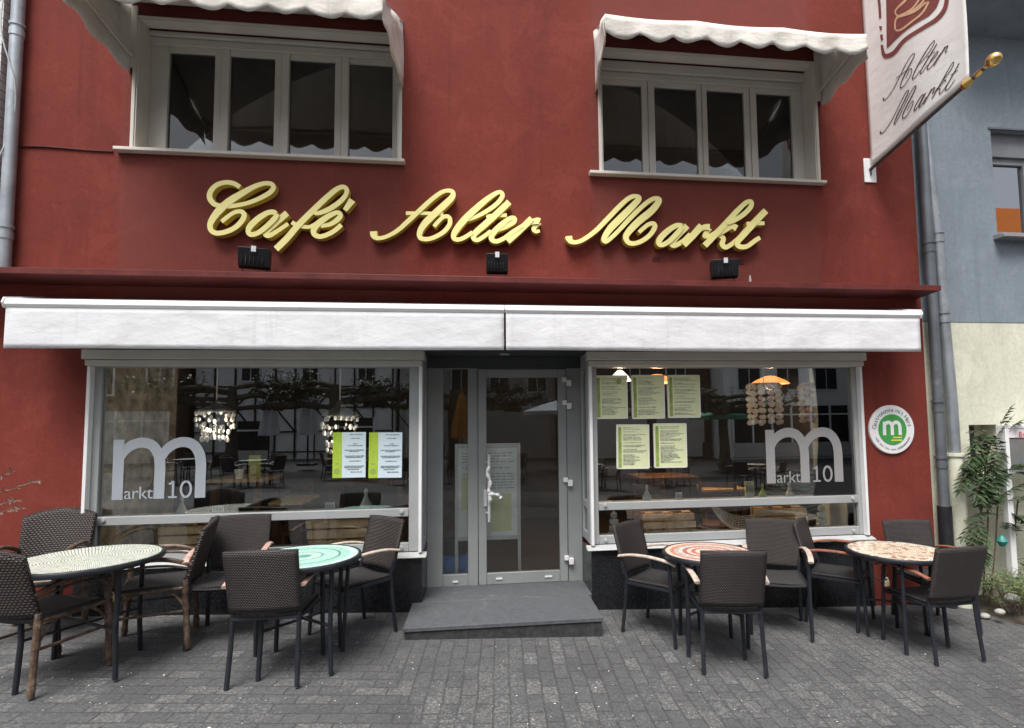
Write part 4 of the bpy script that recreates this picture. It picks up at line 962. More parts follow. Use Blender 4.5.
# ------------------------------------------------------------------ tables
def table(label, px, py, rad, mos, rot):
    p = atZ(px, py, .74)
    for _ in range(6): p = atZ(px, py, .72+gz(p.x, p.y))
    t = thing('bistro_table', label, 'table', (p.x, p.y, gz(p.x, p.y)), rot, 'round mosaic bistro tables')
    h = .72
    tp = MB(); tp.poly([((rad-.021)*math.cos(2*PI*k/64), (rad-.021)*math.sin(2*PI*k/64), h-.001) for k in range(64)]); tp.build('mosaic_top', mos, t, smooth=0)
    r = MB(); r.lathe([(rad-.022, h-.03), (rad-.004, h-.034), (rad, h-.028), (rad, h-.004), (rad-.005, h+.001), (rad-.022, h+.0005)], (0,0,0), 64, cap=False)
    r.poly([((rad-.021)*math.cos(2*PI*k/48), -(rad-.021)*math.sin(2*PI*k/48), h-.028) for k in range(48)]); r.build('rim', M['charcoal'], t, smooth=50)
    for k in range(4):
        a = PI/4+k*PI/2; c, s = math.cos(a), math.sin(a); q = rad*.80
        l = MB(); l.tube([(c*q, s*q, h-.03), (c*q, s*q, h-.2), (c*q*.97, s*q*.97, .3), (c*q*1.02, s*q*1.02, 0)], .0155, 8); l.build('leg', M['charcoal'], t)
    b = MB(); q = rad*.79
    for k in range(4):
        a0, a1 = PI/4+k*PI/2, PI/4+(k+1)*PI/2
        b.bar((math.cos(a0)*q, math.sin(a0)*q, h-.045), (math.cos(a1)*q, math.sin(a1)*q, h-.045), .03, .015)
    b.build('brace', M['charcoal'], t); b = MB()
    b.bar((q*.7, q*.7, .30), (-q*.7, -q*.7, .30), .02, .012); b.bar((-q*.7, q*.7, .302), (q*.7, -q*.7, .302), .02, .012)
    b.build('cross_brace', M['charcoal'], t)
    return t, p
TABLES = []
TABLES.append(table('round table with white leafy mosaic top, far left', 88, 557.5, .425, M['mosL'], .25)[0])
TABLES.append(table('round table with turquoise ringed mosaic top, left of the door', 304, 556, .38, M['mosG'], .1)[0])
TABLES.append(table('round table with orange ringed mosaic top, right of the door', 708, 551.5, .35, M['mosO'], -.2)[0])
TABLES.append(table('round table with cream and red flower mosaic top, far right', 897, 550, .38, M['mosR'], .2)[0])
for lab, px, py, Y in (('small pale padlock hanging on the white mosaic table leg', 111, 598, -.93), ('small brass padlock hanging on the cream table leg', 887, 583, -1.0)):
    p = atY(px, py, Y); t = thing('padlock', lab, 'padlock', p, .3, 'padlocks on the table legs')
    b = MB(); b.box(-.022, .022, -.008, .008, -.025, .015); b.build('lock_body', M['brass'], t, bevel=.003)
    s = MB(); s.tube([(.014*math.cos(k*PI/8), 0, .015+.026*math.sin(k*PI/8)) for k in range(9)], .004, 6); s.build('shackle', M['frame'], t)
    s = MB(); s.tube(catmull([(-.10, .03, .05), (-.05, 0, .02), (0, 0, .04), (.05, .02, .06)], 5), .004, 6); s.build('chain', M['black'], t)

# ------------------------------------------------------------------ display case on a post, plants at the right edge
p = atY(1004, 425, -.24); q = atY(1004, 472, -.24); pb = atY(1013, 594, -.22)
t = thing('display_case', 'white glazed notice box on a white post at the right edge', 'notice box', (p.x+.03, -.22, 0)); 
wd = .62; h0, h1 = q.z-.02, p.z
b = MB(); b.box(0, wd, 0, .10, h0, h0+.035); b.box(0, wd, 0, .10, h1-.035, h1); b.box(0, .04, .0, .10, h0+.035, h1-.035); b.box(wd-.04, wd, 0, .10, h0+.035, h1-.035); b.box(.04, wd-.04, .08, .10, h0+.035, h1-.035); b.build('case', M['white'], t, bevel=.004)
hh = h1-.125
hp = MB(); hp.box(.04, wd-.04, .005, .012, hh, h1-.036, 0); hp.build('header_strip', plain('pale_pink_print', (.72, .66, .68), .6), t)
tx = MB(); text_into(tx, 'Bra', .075, lambda co: (.14+co.x, .002, hh+.006+co.y), font_shear=.1, spacing=1.05); tx.build('header_lettering', M['redprint'], t, smooth=0)
sh = MB(); sh.box(.05, .30, .024, .03, h0+.045, hh-.012); sh.box(.33, .56, .024, .03, h0+.045, hh-.012); sh.build('posted_sheet', M['white'], t, smooth=0)
gl = MB(); gl.box(.04, wd-.04, .012, .018, h0+.035, hh); gl.build('pane', glass('case_glass', (.97, .98, .97), 0, 1.3), t, smooth=0)
po = MB(); po.box(.0, .06, .02, .08, -.20, h0); po.box(wd-.06, wd, .02, .08, -.2, h0); po.build('post', M['white'], t, bevel=.004)
bed = MB()
def bedf(u, v):
    x = 4.98+3*u; y = -.62+.66*v; e = min(1, min(u*8, 1)*min(1, v*4)); return (x, y, gz(x)-.02+.12*e+.03*math.sin(x*17)*math.cos(y*13)*e)
bed.surf(bedf, 40, 10); tag(bed.build('planting_bed', M['soil']), kind='structure')
for k, (px, py, s) in enumerate(((1000, 612, .045), (1012, 598, .06), (985, 616, .04), (1019, 618, .05))):
    q = atZ(px, py, .02); q = atY(px, py, -.50+.06*k); sm = MB(); sm.ball((0, 0, 0), s, s*.8, s*.6, 10, 7)
    for i, v in enumerate(sm.v): sm.v[i] = tuple(c_*(1+.15*math.sin(13*v[0]+29*v[1]+k)) for c_ in v)
    tag(sm.build('edging_stone', M['stonepale'], loc=q), ['pale stone at the foot of the plants, second from the right', 'small pale stone just under the white post', 'smallest pale stone, nearest the cream table', 'pale stone at the bottom right edge of the bed'][k], 'stone', 'pale stones edging the plant bed')
def leaflet(mb, p, d, n, L, W, m):
    s = d.cross(n).normalized()
    a = p+d*L*.35+n*L*.06; mb.add([p, a+s*W/2, p+d*L-n*L*.12, a-s*W/2, p+d*L*.4-n*L*.02], [(0,4,1),(1,4,2),(0,3,4),(4,3,2)], m)
def frond(mb, p, d, L, m, rr, nl=6, wl=.085, droop=.5):
    d = d.normalized(); side = d.cross(Vector((0,0,1))).normalized(); q = p.copy(); pts = [q.copy()]
    for k in range(nl*2):
        d = (d+Vector((0,0,-droop/nl/2))).normalized(); q = q+d*(L/nl/2); pts.append(q.copy())
        if k % 2 and k > 1:
            n = side.cross(d).normalized(); ll = wl*(1-.35*abs(k/(nl*2)-.5))*rr.uniform(.85, 1.15)
            for s in (-1, 1): leaflet(mb, q, (side*s+d*.55-n*rr.uniform(0, .35)).normalized(), n, ll, ll*.36, m)
    leaflet(mb, q, d, side.cross(d).normalized(), wl, wl*.36, m)
    mb.tube(pts, .0025, 4, 1)
rr = random.Random(3)
shrub = thing('climbing_shrub', 'leafy shrub with feathery dark leaves in front of the cream wall', 'shrub', (5.45, -.18, gz(5.4)))
o3 = -Vector(shrub.location); sm = MB(); lm = MB()
stems = [[atY(983, 600, -.14), atY(985, 560, -.14), atY(988, 520, -.13), atY(985, 470, -.12), atY(992, 440, -.12)], [atY(990, 600, -.12), atY(995, 550, -.12), atY(998, 500, -.10), atY(1000, 462, -.1)], [atY(1012, 590, -.1), atY(1014, 540, -.1), atY(1018, 500, -.1)]]
for s_ in stems: sm.tube(catmull([tuple(p_) for p_ in s_], 6), .007, 6)
FR = [(990,445,-1,.1,.30),(992,442,-.8,.5,.26),(995,440,.2,.8,.22),(988,452,-1,-.1,.34),(985,460,-1,-.2,.36),(990,462,-.9,.3,.34),(998,450,-.5,.5,.30),(1000,455,-.8,-.2,.32),(1000,462,-1,-.4,.34),(985,470,-1,-.05,.42),(990,478,-.7,-.5,.30),(998,470,.4,.3,.25),
      (988,520,-1,.15,.40),(987,528,-1,-.25,.36),(992,512,-.6,.6,.26),(996,505,.5,.5,.28),(998,515,.8,.2,.30),(1000,500,-.6,.5,.22),(985,545,-.5,-.3,.22),(1014,520,.6,.3,.3),(1014,535,-.4,.4,.25),(1018,500,.6,.5,.3),(1012,560,.5,.2,.25)]
for (px, py, dx, dz, L_) in FR+[(px+rr.uniform(-5, 7), py+rr.uniform(-10, 8), dx*rr.uniform(.6, 1.1), dz+rr.uniform(-.4, .4), L_*rr.uniform(.7, 1.0)) for (px, py, dx, dz, L_) in FR*2]:
    frond(lm, atY(px, py, -.13), Vector((dx, -.25, dz)), L_, 0, rr, 6, rr.uniform(.085, .115), rr.uniform(.5, 1.0))
sm.build('stem', M['stem'], shrub, loc=o3); lm.build('leaves', [M['leaf'], M['stem']], shrub, loc=o3, smooth=0)
# low ferny plant at its foot
fern = thing('ferny_plant', 'low feathery green plant at the foot of the notice box post', 'plant', (5.15, -.5, gz(5.1)))
lm = MB()
for k in range(300):
    q = Vector((5.00+rr.random()*.75, -.58+rr.random()*.45, .0-.09)); q.z = .02+rr.uniform(-.12, .0)
    a = rr.uniform(0, 2*PI); d = Vector((math.cos(a)*.5, math.sin(a)*.5, 1)).normalized(); L_ = rr.uniform(.15, .36); pts = [q+d*L_*i/4+Vector((0,0,-.05*(i/4)**2)) for i in range(5)]
    lm.tube(pts, .0018, 3, 1)
    for i in range(2, 5):
        for j in range(4):
            b_ = rr.uniform(0, 2*PI); leaflet(lm, pts[i], Vector((math.cos(b_), math.sin(b_), .3)).normalized(), Vector((0,0,1)), rr.uniform(.02, .045), .010, 0)
lm.build('foliage', [M['leafl'], M['stem']], fern, loc=-Vector(fern.location), smooth=0)
tl = MB(); q = atY(1002, 541, -.3); tl.lathe([(0, -.05), (.022, -.045), (.042, -.01), (.045, .0), (.03, .03), (.012, .05), (0, .05)], q, 16); tag(tl.build('watering_pot', M['teal']), 'small teal plastic pot among the shrub stems', 'pot')
# twig shrub entering from the left edge
tw = thing('twiggy_shrub', 'thin reddish twigs reaching in from the left edge before the red wall', 'shrub', (-3.75, -.35, gz(-3.7))); o3 = -Vector(tw.location)
sm = MB(); lm = MB(); rootp = Vector((-3.85, -.3, gz(-3.8)))
for (px, py) in ((40, 480), (22, 508), (12, 472), (18, 500)):
    tip = atY(px, py, -.35); mid = rootp.lerp(tip, .55)+Vector((-.12, 0, .25)); c_ = catmull([rootp, mid, tip.lerp(mid, .3)+Vector((0, 0, .02)), tip], 6)
    sm.tube(c_, [.008-.006*k/len(c_) for k in range(len(c_))], 5)
    for k in range(8, len(c_)):
        for j in range(2): a = rr.uniform(0, 2*PI); leaflet(lm, Vector(c_[k]), Vector((math.cos(a), -.4, math.sin(a)*.6+.2)).normalized(), Vector((0, -1, .3)), rr.uniform(.03, .055), .014, 0)
sm.build('twig', M['leafr'], tw, loc=o3); lm.build('leaves', M['leafr'], tw, loc=o3, smooth=0)

# ------------------------------------------------------------------ things inside the shop
def pallet(label, px0, px1, py0, py1, Y):
    a = atY(px0, py1, Y); b = atY(px1, py0, Y); W = b.x-a.x; H = b.z-a.z
    t = thing('wooden_pallet', label, 'pallet', (a.x, Y, .562), 0, 'wooden pallets behind the lower panes'); H = b.z-.562
    for k in range(3):
        s = MB(); z0 = H*(.03+.33*k); s.box(-.01*((k*7)%3), W+.012*((k*5)%2), -.012, .012, z0, z0+H*.27); s.build('slat', M['palletk'] if k == 0 else M['palletw'], t, bevel=.003)
    s = MB()
    for x in (.02, W/2-.04, W-.10): s.box(x, x+.08, .013, .10, 0, H)
    s.box(0, W, .10, .12, .0, H); s.build('back_frame', M['palletk'], t)
pallet('wooden pallet behind the left window, seen over the white mosaic table', 160, 213, 524, 553, .122)
pallet('wooden pallet behind the left window, seen over the turquoise table', 308, 371, 517, 546, .122)
pallet('wooden pallet behind the right window, seen over the orange table', 645, 694, 512, 540, .122)
pallet('wooden pallet behind the right window, its right end beside striped cushion', 757, 806, 507, 532, .122)
def figure(label, px, py, h, Y=.2, mat='whiteglass', name='white_figurine', cat='figurine', grp='small white figures on the window shelf'):
    p = atY(px, py, Y); t = MB(); t.lathe([(0, 0), (h*.28, 0), (h*.30, h*.12), (h*.16, h*.4), (h*.07, h*.62), (h*.11, h*.8), (h*.05, h*.95), (0, h)], (0,0,0), 14)
    tag(t.build(name, M[mat], loc=p), label, cat, grp)
tsh = MB()
for x0, x1 in ((-2.8, -.3), (1.47, 4.05)):
    rail = MB(); rail.box(x0, x1, .102, .175, .895, .912); rail.build('inner_shelf', M['alu'], cafe)
def onrail(px, Y=.138): p = atY(px, 500, Y); return Vector((p.x, Y, .913))
for lab, px, h, m in (('white figurine on the window shelf under the left m logo', 182, .15, 'whiteglass'), ('tall white figurine on the window shelf left of the door', 366, .18, 'whiteglass'), ('white bottle-shaped figurine under the menu sheets', 647, .15, 'whiteglass'), ('white figurine beside the right m logo', 790, .14, 'whiteglass'), ('lime green cone figurine left of the right m logo', 763, .13, 'lime')):
    p = onrail(px); t_ = MB(); t_.lathe([(0, 0), (h*.28, 0), (h*.30, h*.12), (h*.16, h*.4), (h*.07, h*.62), (h*.11, h*.8), (h*.05, h*.95), (0, h)], (0,0,0), 14)
    tag(t_.build('shelf_figurine', M[m], loc=p), lab, 'figurine', 'figurines on the window shelf')
for lab, px, w_, h_, m in (('small white card propped on the left window shelf, under the table lamp', 218, .09, .055, 'paper'), ('small white card on the left window shelf near the notices', 330, .085, .055, 'paper'), ('small white card on the right window shelf under the menu sheets', 679, .06, .06, 'paper'), ('pale box on the right window shelf beside the lime cone', 750, .09, .15, 'paperg')):
    p = onrail(px); t_ = MB(); t_.box(-w_/2, w_/2, -.005, .012, 0, h_, 0)
    for k in range(3): t_.box(-w_*.4+k*w_*.28, -w_*.4+k*w_*.28+w_*.2, -.0065, -.0055, h_*.25, h_*.75, 1)
    tag(t_.build('propped_card', [M[m], M['inkp']], loc=p), lab, 'card', 'cards on the window shelf')
def tower(label, px, Y):
    p = atY(px, 530, Y); t = MB()
    z = .562
    for k, r_ in enumerate((.055, .045, .042, .03)): t.lathe([(0, z), (r_, z), (r_*1.05, z+.02), (r_, z+.04), (.014, z+.045), (.014, z+.06), (0, z+.06)], (0,0,0), 14); z += .06
    tag(t.build('stacked_candlestick', M['whiteglass'], loc=(p.x, Y, 0)), label, 'candlestick', 'white candlesticks behind the lower panes')
tower('white stacked candlestick behind the right window, nearest the door', 614, .24); tower('white stacked candlestick at the right end of the right window', 822, .24)
def lantern(label, px, pyt, pyb, Y):
    a = atY(px, pyb, Y); b = atY(px, pyt, Y); H = b.z-a.z; rr_ = .16
    t = thing('shell_lantern', label, 'lantern', (a.x, Y, a.z), 0, 'shell lanterns hanging in the left window')
    s = MB(); s.lathe([(0, H), (.02, H*.98), (.05, H*.9), (rr_, H*.80), (rr_*1.02, H*.77), (.03, H*.79)], (0,0,0), 20); s.build('lantern_cap', M['shade'], t)
    c_ = MB()
    for k in range(18):
        an = 2*PI*k/18
        for j in range(5):
            z = H*(.74-.12*j); r_ = rr_*(.95 if j < 3 else .7)
            
            if random.random() < .3: continue
            k_ = random.uniform(.6, 1.15); c_.ball((math.cos(an)*r_*random.uniform(.85, 1.05), math.sin(an)*r_, z+random.uniform(-.02, .02)), .017*k_, .012*k_, .026*k_, 6, 5)
    c_.build('shell_strings', M['shell'], t)
    w_ = MB(); w_.tube([(0, 0, H), (0, 0, 2.59-a.z)], .006, 6); w_.build('cord', M['shell'], t)
    ld = bpy.data.lights.new('lamp_or_fill_light', 'POINT'); ld.energy = 1.1; ld.color = (1, .88, .7); ld.shadow_soft_size = .04; lo = bpy.data.objects.new('lamp_or_fill_light', ld); COL.objects.link(lo); lo.parent = t; lo.location = (0, 0, H*.45)  # added light inside the lantern to brighten the room behind the left window
lantern('shell lantern with wide cap hanging above the left m logo', 215, 400, 452, .34)
lantern('shell lantern hanging behind the two white notices', 339, 400, 470, .34)
def mobile(label, px, pyt, pyb, Y, n, mat2):
    a = atY(px, pyb, Y); b = atY(px, pyt, Y); H = b.z-a.z
    t = thing('shell_mobile', label, 'mobile', (a.x, Y, a.z), 0, 'shell mobiles hanging in the right window')
    rg = MB(); rg.tube([(.15*math.cos(k*PI/12), .15*math.sin(k*PI/12), H) for k in range(25)], .006, 6); rg.tube([(0,0,H), (0,0,2.59-a.z)], .004, 5); rg.bar((-.15, 0, H), (.15, 0, H), .008, .008); rg.build('hoop', M['tan'], t)
    sh = MB(); st_ = MB()
    for k in range(n):
        an = 2*PI*k/n; x, y = .15*math.cos(an), .15*math.sin(an); st_.tube([(x, y, H), (x, y, .02)], .0015, 4)
        for j in range(7):
            z = H*(.92-.145*j)+random.uniform(-.01, .01); s = random.uniform(.020, .032)
            sh.ball((x, y-.004, z), s*1.15, s*.4, s*1.05, 8, 5, random.choice((0, 0, 1)))
    sh.build('shells', [M['shell'], M[mat2]], t); st_.build('strings', M['net'], t)
mobile('shell mobile hanging left of the right m logo, fuller one', 765, 384, 424, .28, 11, 'shellp')
mobile('shell mobile hanging above the right m logo, sparser one', 817, 384, 422, .28, 8, 'shellp')
def pend(label, px, py, Y, mat, r_, h_):
    p = atY(px, py, Y); t = thing('pendant_lamp', label, 'lamp', p, 0, 'lit pendant lamps inside the right window')
    s = MB(); s.lathe([(r_, 0), (r_*.75, h_*.45), (r_*.25, h_), (.02, h_*1.05), (0, h_*1.05)], (0,0,0), 20); s.build('lamp_shade', mat, t)
    c_ = MB(); c_.tube([(0,0,h_), (0,0,2.6-p.z)], .005, 6); c_.build('cord', M['black'], t)
    ld = bpy.data.lights.new('lamp_or_fill_light', 'POINT'); ld.energy = 9; ld.color = (1, .72, .45); ld.shadow_soft_size = .05; lo = bpy.data.objects.new('lamp_or_fill_light', ld); COL.objects.link(lo); lo.parent = t; lo.location = (0, 0, -.03)
pend('white cone pendant lamp at the top left of the right window', 620, 381, 1.1, M['bulbw'], .13, .12)
pend('orange pendant lamp glowing behind the menu sheets', 657, 383, 1.3, M['bulb'], .24, .10)
pend('orange pendant lamp glowing behind the fuller shell mobile', 770, 384, 1.6, M['bulb'], .24, .10)
# inner furniture
def itable(label, px0, px1, py, Y, mat='tan', dz=.035):
    a = atY(px0, py, Y); b = atY(px1, py, Y)
    t = thing('inside_table', label, 'table', ((a.x+b.x)/2, Y+.3, .09), 0, 'wooden tables inside the café'); W = b.x-a.x; z = a.z-.09
    s = MB(); s.box(-W/2, W/2, -.3, .3, z-dz, z); s.build('tabletop', M[mat], t, bevel=.004)
    for x in (-W/2+.06, W/2-.06):
        for y in (-.24, .24): s = MB(); s.box(x-.03, x+.03, y-.03, y+.03, 0, z-dz); s.build('leg', M['brown'], t)
    return (a.x+b.x)/2, Y, a.z
tx_, ty_, tz_ = itable('wooden table behind the left window with a yellow card on it', 206, 262, 480, .9)
itable('low wooden stool table seen just above the left transom', 268, 302, 503, .75, 'tan', .03)
itable('long dark table deep behind the left window notices', 325, 405, 482, 1.5, 'brown', .05)
itable('dark table behind the right window under the menu sheets', 640, 700, 478, 1.2, 'brown', .05)
itable('wooden table behind the right window left of the m logo', 705, 750, 490, 1.0, 'tan', .03)
p = atY(250, 480, .98); cc = MB(); cc.box(-.05, .06, -.01, .02, 0, .23); tag(cc.build('table_card', plain('olive_card', (.42, .42, .10), .7), loc=(p.x+.01, 1.05, tz_)), 'yellow card standing on the wooden table behind the left window', 'card')
p = atY(240, 480, .98); cc = MB(); cc.lathe([(0, 0), (.035, 0), (.045, .09), (.04, .09), (.032, .01), (0, .01)], (0,0,0), 16); tag(cc.build('paper_cup', M['white'], loc=(p.x-.02, 1.0, tz_)), 'white cup beside the yellow card on the inside table', 'cup')
def ichair(label, px, Y, rz):
    p = atY(px, 520, Y); t = thing('inside_chair', label, 'chair', (p.x, Y, .09), rz, 'wooden chairs inside the café')
    s = MB(); s.box(-.2, .2, -.2, .2, .43, .46); s.build('seat', M['brown'], t, bevel=.005)
    for x in (-.18, .18):
        for y in (-.18, .18): l = MB(); l.bar((x, y, 0), (x, y, .43 if y > 0 else .92), .035, .035, (0,1,0)); l.build('leg', M['brown'], t)
    b = MB()
    for z in (.60, .74, .86): b.box(-.17, .17, -.19, -.17, z, z+.05)
    b.build('back_slat', M['brown'], t)
ichair('wooden chair inside the right window, under the lower left menu sheet', 640, .85, .3); ichair('wooden chair inside the right window, left of the zebra cushion', 720, .8, -.5); ichair('wooden chair inside the left window, under the shell lantern', 285, 1.3, 2.6)
# striped cushion
def cush():
    t = NT('striped_cloth'); c_ = t.sep(t.obj()); wv_ = t.math('SINE', t.math('ADD', t.math('MULTIPLY', c_[2], 130), t.math('MULTIPLY', t.math('SINE', t.math('MULTIPLY', c_[0], 22)), 1.2)))
    return t.base(t.ramp(t.fr(wv_, -.3, .3), [(0, (.02, .025, .02)), (1, (.16, .19, .09))]), .9)
p0 = atY(770, 503, .55); p1 = atY(824, 470, .55); zc = MB()
zc.surf(lambda u, v: (p0.x+(p1.x-p0.x)*u, .62-.10*math.sin(u*PI)*math.sin(v*PI), .58+(1.12-.58)*v), 14, 10)
zc.surf(lambda u, v: (p1.x-(p1.x-p0.x)*u, .62+.06*math.sin(u*PI)*math.sin(v*PI), .58+(1.12-.58)*v), 14, 10); tag(zc.build('striped_cushion', cush()), 'dark and green striped cushion behind the right m logo', 'cushion')
# fishing net draped in the right window
nt = MB(); 
na, nb, nc = atY(706, 500, .2), atY(735, 533, .2), atY(772, 498, .2)
def netf(u, v):
    x = na.x+(nc.x-na.x)*u; sag = .315*(1-abs(2*u-1)**2.2); z = .905-sag*(.55+.45*v)*.98; return Vector((x, .112+.05*v, max(.568, z)))
for k in range(9):
    nt.tube([netf(i/20, k/8) for i in range(21)], .003 if k < 8 else .013, 6)
for i in range(24): nt.tube([netf(i/23, k/8) for k in range(9)], .0022, 3)
tag(nt.build('fishing_net', M['net']), 'pale fishing net draped behind the right window over the orange table', 'net')
# menu stand and bin seen through the door
a = atY(455, 541, .55); b = atY(520, 443, .55)
t = thing('menu_board', 'framed menu board standing inside behind the glass door', 'menu board', (a.x, .55, .09)); W = b.x-a.x; z0 = a.z-.09; z1 = b.z-.09
f = MB(); f.box(0, .03, -.02, .02, 0, z1); f.box(W-.03, W, -.02, .02, 0, z1); f.box(.03, W-.03, -.02, .02, z1-.04, z1); f.box(.03, W-.03, -.02, .02, z0, z0+.04); f.build('frame', M['frame'], t, bevel=.004)
f = MB(); f.box(.03, W-.03, -.008, .008, z0+.04, z1-.04); f.build('panel', M['board'], t)
f = MB(); f.box(W*.55, W*.86, -.011, -.009, z0+.08, z0+.45); f.box(W*.1, W*.4, -.011, -.009, z0+.3, z0+.62); f.build('posted_sheet', M['paperg'], t, smooth=0)
ln = MB(); z = z1-.10
while z > z0+.5:
    x = .07
    while x < W-.1:
        x2 = x+random.uniform(.02, .07); ln.box(x, x2, -.0105, -.009, z, z+.007); x = x2+.012
    z -= random.choice((.028, .028, .06))
ln.build('printed_lines', M['inkp'], t, smooth=0)
p = atY(456, 570, .73); t = thing('waste_bin', 'dark bin with a blue bag behind the side pane of the door', 'bin', (p.x-.01, .73, .09))
s = MB(); s.lathe([(0, 0), (.13, 0), (.15, .26), (.15, .27)], (0,0,0), 20); s.build('bin_body', M['bluebin'], t)
s = MB(); s.lathe([(.155, .27), (.16, .30), (.158, .42), (.12, .45), (.02, .43), (0, .43)], (0,0,0), 20); s.build('bin_lid', M['black'], t)

# ------------------------------------------------------------------ the other side of the square (seen mirrored in the glass)
def house(label, x0, x1, y, zr, wallm, roofm, wins, timber=None, shop=None):
    t = thing('square_house', label, 'house', ((x0+x1)/2, y, 0), 0, 'houses on the other side of the square'); o3 = -Vector(t.location)
    w_ = MB(); w_.box(x0, x1, y-6, y, -.6, zr); w_.build('wall', wallm, t, loc=o3, smooth=0)
    r_ = MB(); r_.prism([(x0-.2, y+.4, zr), (x0-.2, y-3, zr+3.6), (x0-.2, y-6.4, zr)], (x1-x0+.4, 0, 0)); r_.build('roof', roofm, t, loc=o3, smooth=0)
    for (a, b, c_, d) in wins:
        f = MB(); f.box(a-.08, b+.08, y+.002, y+.06, c_-.08, d+.08); fo_ = f.build('window', M['white'], t, loc=o3)
        g_ = MB(); g_.box(a, (a+b)/2-.03, y+.06, y+.07, c_, d); g_.box((a+b)/2+.03, b, y+.06, y+.07, c_, d); g_.build('pane', M['black'], fo_, smooth=0)
    if timber:
        tb = MB()
        for (p, q, ww) in timber: tb.bar((p[0], y+.03, p[1]), (q[0], y+.03, q[1]), .06, ww, (p[1]-q[1], 0, q[0]-p[0]) if False else (0,1,0))
        tb.build('timber_frame', M['timber'], t, loc=o3)
    if shop:
        for (a, b, c_, d, m_) in shop:
            f = MB(); f.box(a, b, y+.002, y+.08, c_, d, 0)
            if b-a > 1.5 and d > 1.5:
                k = a
                while k < b+.01: f.box(k-.05, k+.05, y+.081, y+.12, c_, d, 1); k += (b-a)/round((b-a)/1.1)
                f.box(a, b, y+.08, y+.125, d-.5, d-.42, 1); f.box(a, b, y+.08, y+.13, c_, .45, 2)
            f.build('shop_front', [m_, M['infill'], M['housegrey']], t, loc=o3)
    return t
tim = []
hx0, hx1 = -13.6, -4.1
for z in (.35, 1.35, 2.55, 3.6, 5.2, 6.4): tim.append(((hx0, z), (hx1, z), .16))
k = hx0
while k <= hx1+.01:
    tim.append(((k, -.3), (k, 6.4), .15)); k += .95
for k in range(0, 11, 2): xx = hx0+.95*k; tim.append(((xx, 2.55), (xx+.95, 3.6), .12)); tim.append(((xx+.95, 1.35), (xx, 2.55), .12)); tim.append(((xx+.95, 5.2), (xx, 6.4), .12))
house('white half-timbered house mirrored in the left shop window', hx0, hx1, -24, 6.4, M['infill'], M['tiles'], [(-11.4, -10.6, 3.9, 5.0), (-8.5, -7.8, 3.9, 5.0), (-5.8, -5.1, 3.9, 5.0)], [((a[0], a[1]), (b[0], b[1]), w_) for a, b, w_ in tim], [(-11.6, -10.0, -.3, 1.9, M['dark']), (-8.7, -7.8, -.3, 2.0, M['white']), (-6.9, -5.0, .5, 2.0, M['dark'])])
house('grey rendered house mirrored at the right of the left window', -3.9, 4.5, -25, 7.5, M['housegrey'], M['tiles'], [(-3.2, -2.2, 3.4, 4.8), (-1.2, -.2, 3.4, 4.8), (.9, 1.9, 3.4, 4.8), (3.0, 4.0, 3.4, 4.8)], None, [(-3.6, 4.2, 2.5, 3.0, M['blue']), (-3.5, -1.9, -.3, 2.4, M['dark']), (-1.5, 1.0, -.3, 2.4, M['dark']), (1.4, 4.1, -.3, 2.4, M['dark'])])
house('dark brick house mirrored in the door and the right window', 4.6, 13, -24.5, 8, M['housebrick'], M['tiles'], [(5.4, 6.4, 3.4, 4.7), (8.0, 9.0, 3.4, 4.7), (10.6, 11.6, 3.4, 4.7)], None, [(5.0, 12.6, 2.35, 2.75, M['infill']), (5.2, 8.4, -.3, 2.3, M['dark']), (8.9, 12.4, -.3, 2.3, M['dark'])])
house('white house with many windows mirrored at the right end of the right window', 13.2, 24, -23, 7.5, M['infill'], M['tiles'], [(14.0+2.2*k, 15.2+2.2*k, 3.3, 4.7) for k in range(4)], None, [(13.6, 23.5, -.3, 2.4, M['dark'])])
house('brown brick house mirrored at the left end of the left window', -25, -13.8, -23, 7.0, M['housebrick'], M['tiles'], [(-23+2.6*k, -21.9+2.6*k, 3.2, 4.5) for k in range(4)], None, [(-24.5, -14.2, -.3, 2.4, M['housegrey'])])
def pollard(label, x, y, seed):
    q = random.Random(seed); t = thing('plane_tree', label, 'tree', (x, y, gz(x)), 0, 'pollarded plane trees mirrored in the glass')
    tr = MB(); tr.tube([(0,0,-.1), (.03,0,.8), (-.02,.02,1.7), (.02,0,2.35), (0,0,2.9)], [.26, .2, .18, .2, .12], 10); tr.build('trunk', M['bark'], t)
    cr = MB(); lf_ = MB()
    for k in range(8):
        sx = -1 if k % 2 else 1; z = 2.15+.2*(k//2)+q.uniform(-.1, .1); yy = q.uniform(-.5, .5); Ln = q.uniform(2.0, 3.4)
        pts = catmull([(0, 0, z), (sx*Ln*.3, yy*.4, z+.1+q.uniform(-.05, .1)), (sx*Ln*.65, yy*.8, z+q.uniform(-.1, .2)), (sx*Ln, yy, z+.15+q.uniform(-.1, .2))], 5)
        cr.tube(pts, [.085-.045*i/len(pts)+.025*q.random() for i in range(len(pts))], 8)
        for p_ in pts[5:]:
            if q.random() < .55:
                cr.ball(p_, .12, .12, .13, 8, 6)
                for j in range(3):
                    e_ = Vector(p_)+Vector((q.uniform(-.3, .3), q.uniform(-.3, .3), q.uniform(.1, .6))); cr.tube([p_, e_], .012, 4)
                    for _ in range(5):
                        a = Vector(p_).lerp(e_, q.uniform(.3, 1.1))+Vector((q.gauss(0, .08), q.gauss(0, .08), q.gauss(0, .08))); b_ = q.uniform(0, 2*PI)
                        leaflet(lf_, a, Vector((math.cos(b_), math.sin(b_), q.uniform(-.5, .5))).normalized(), Vector((0, 0, 1)), q.uniform(.10, .2), .13, 0)
    cr.build('limbs', M['bark'], t); lf_.build('foliage', M['leaf'], t, smooth=0)
pollard('pollarded plane tree mirrored left of the shell lantern', -8.51, -16.0, 1)
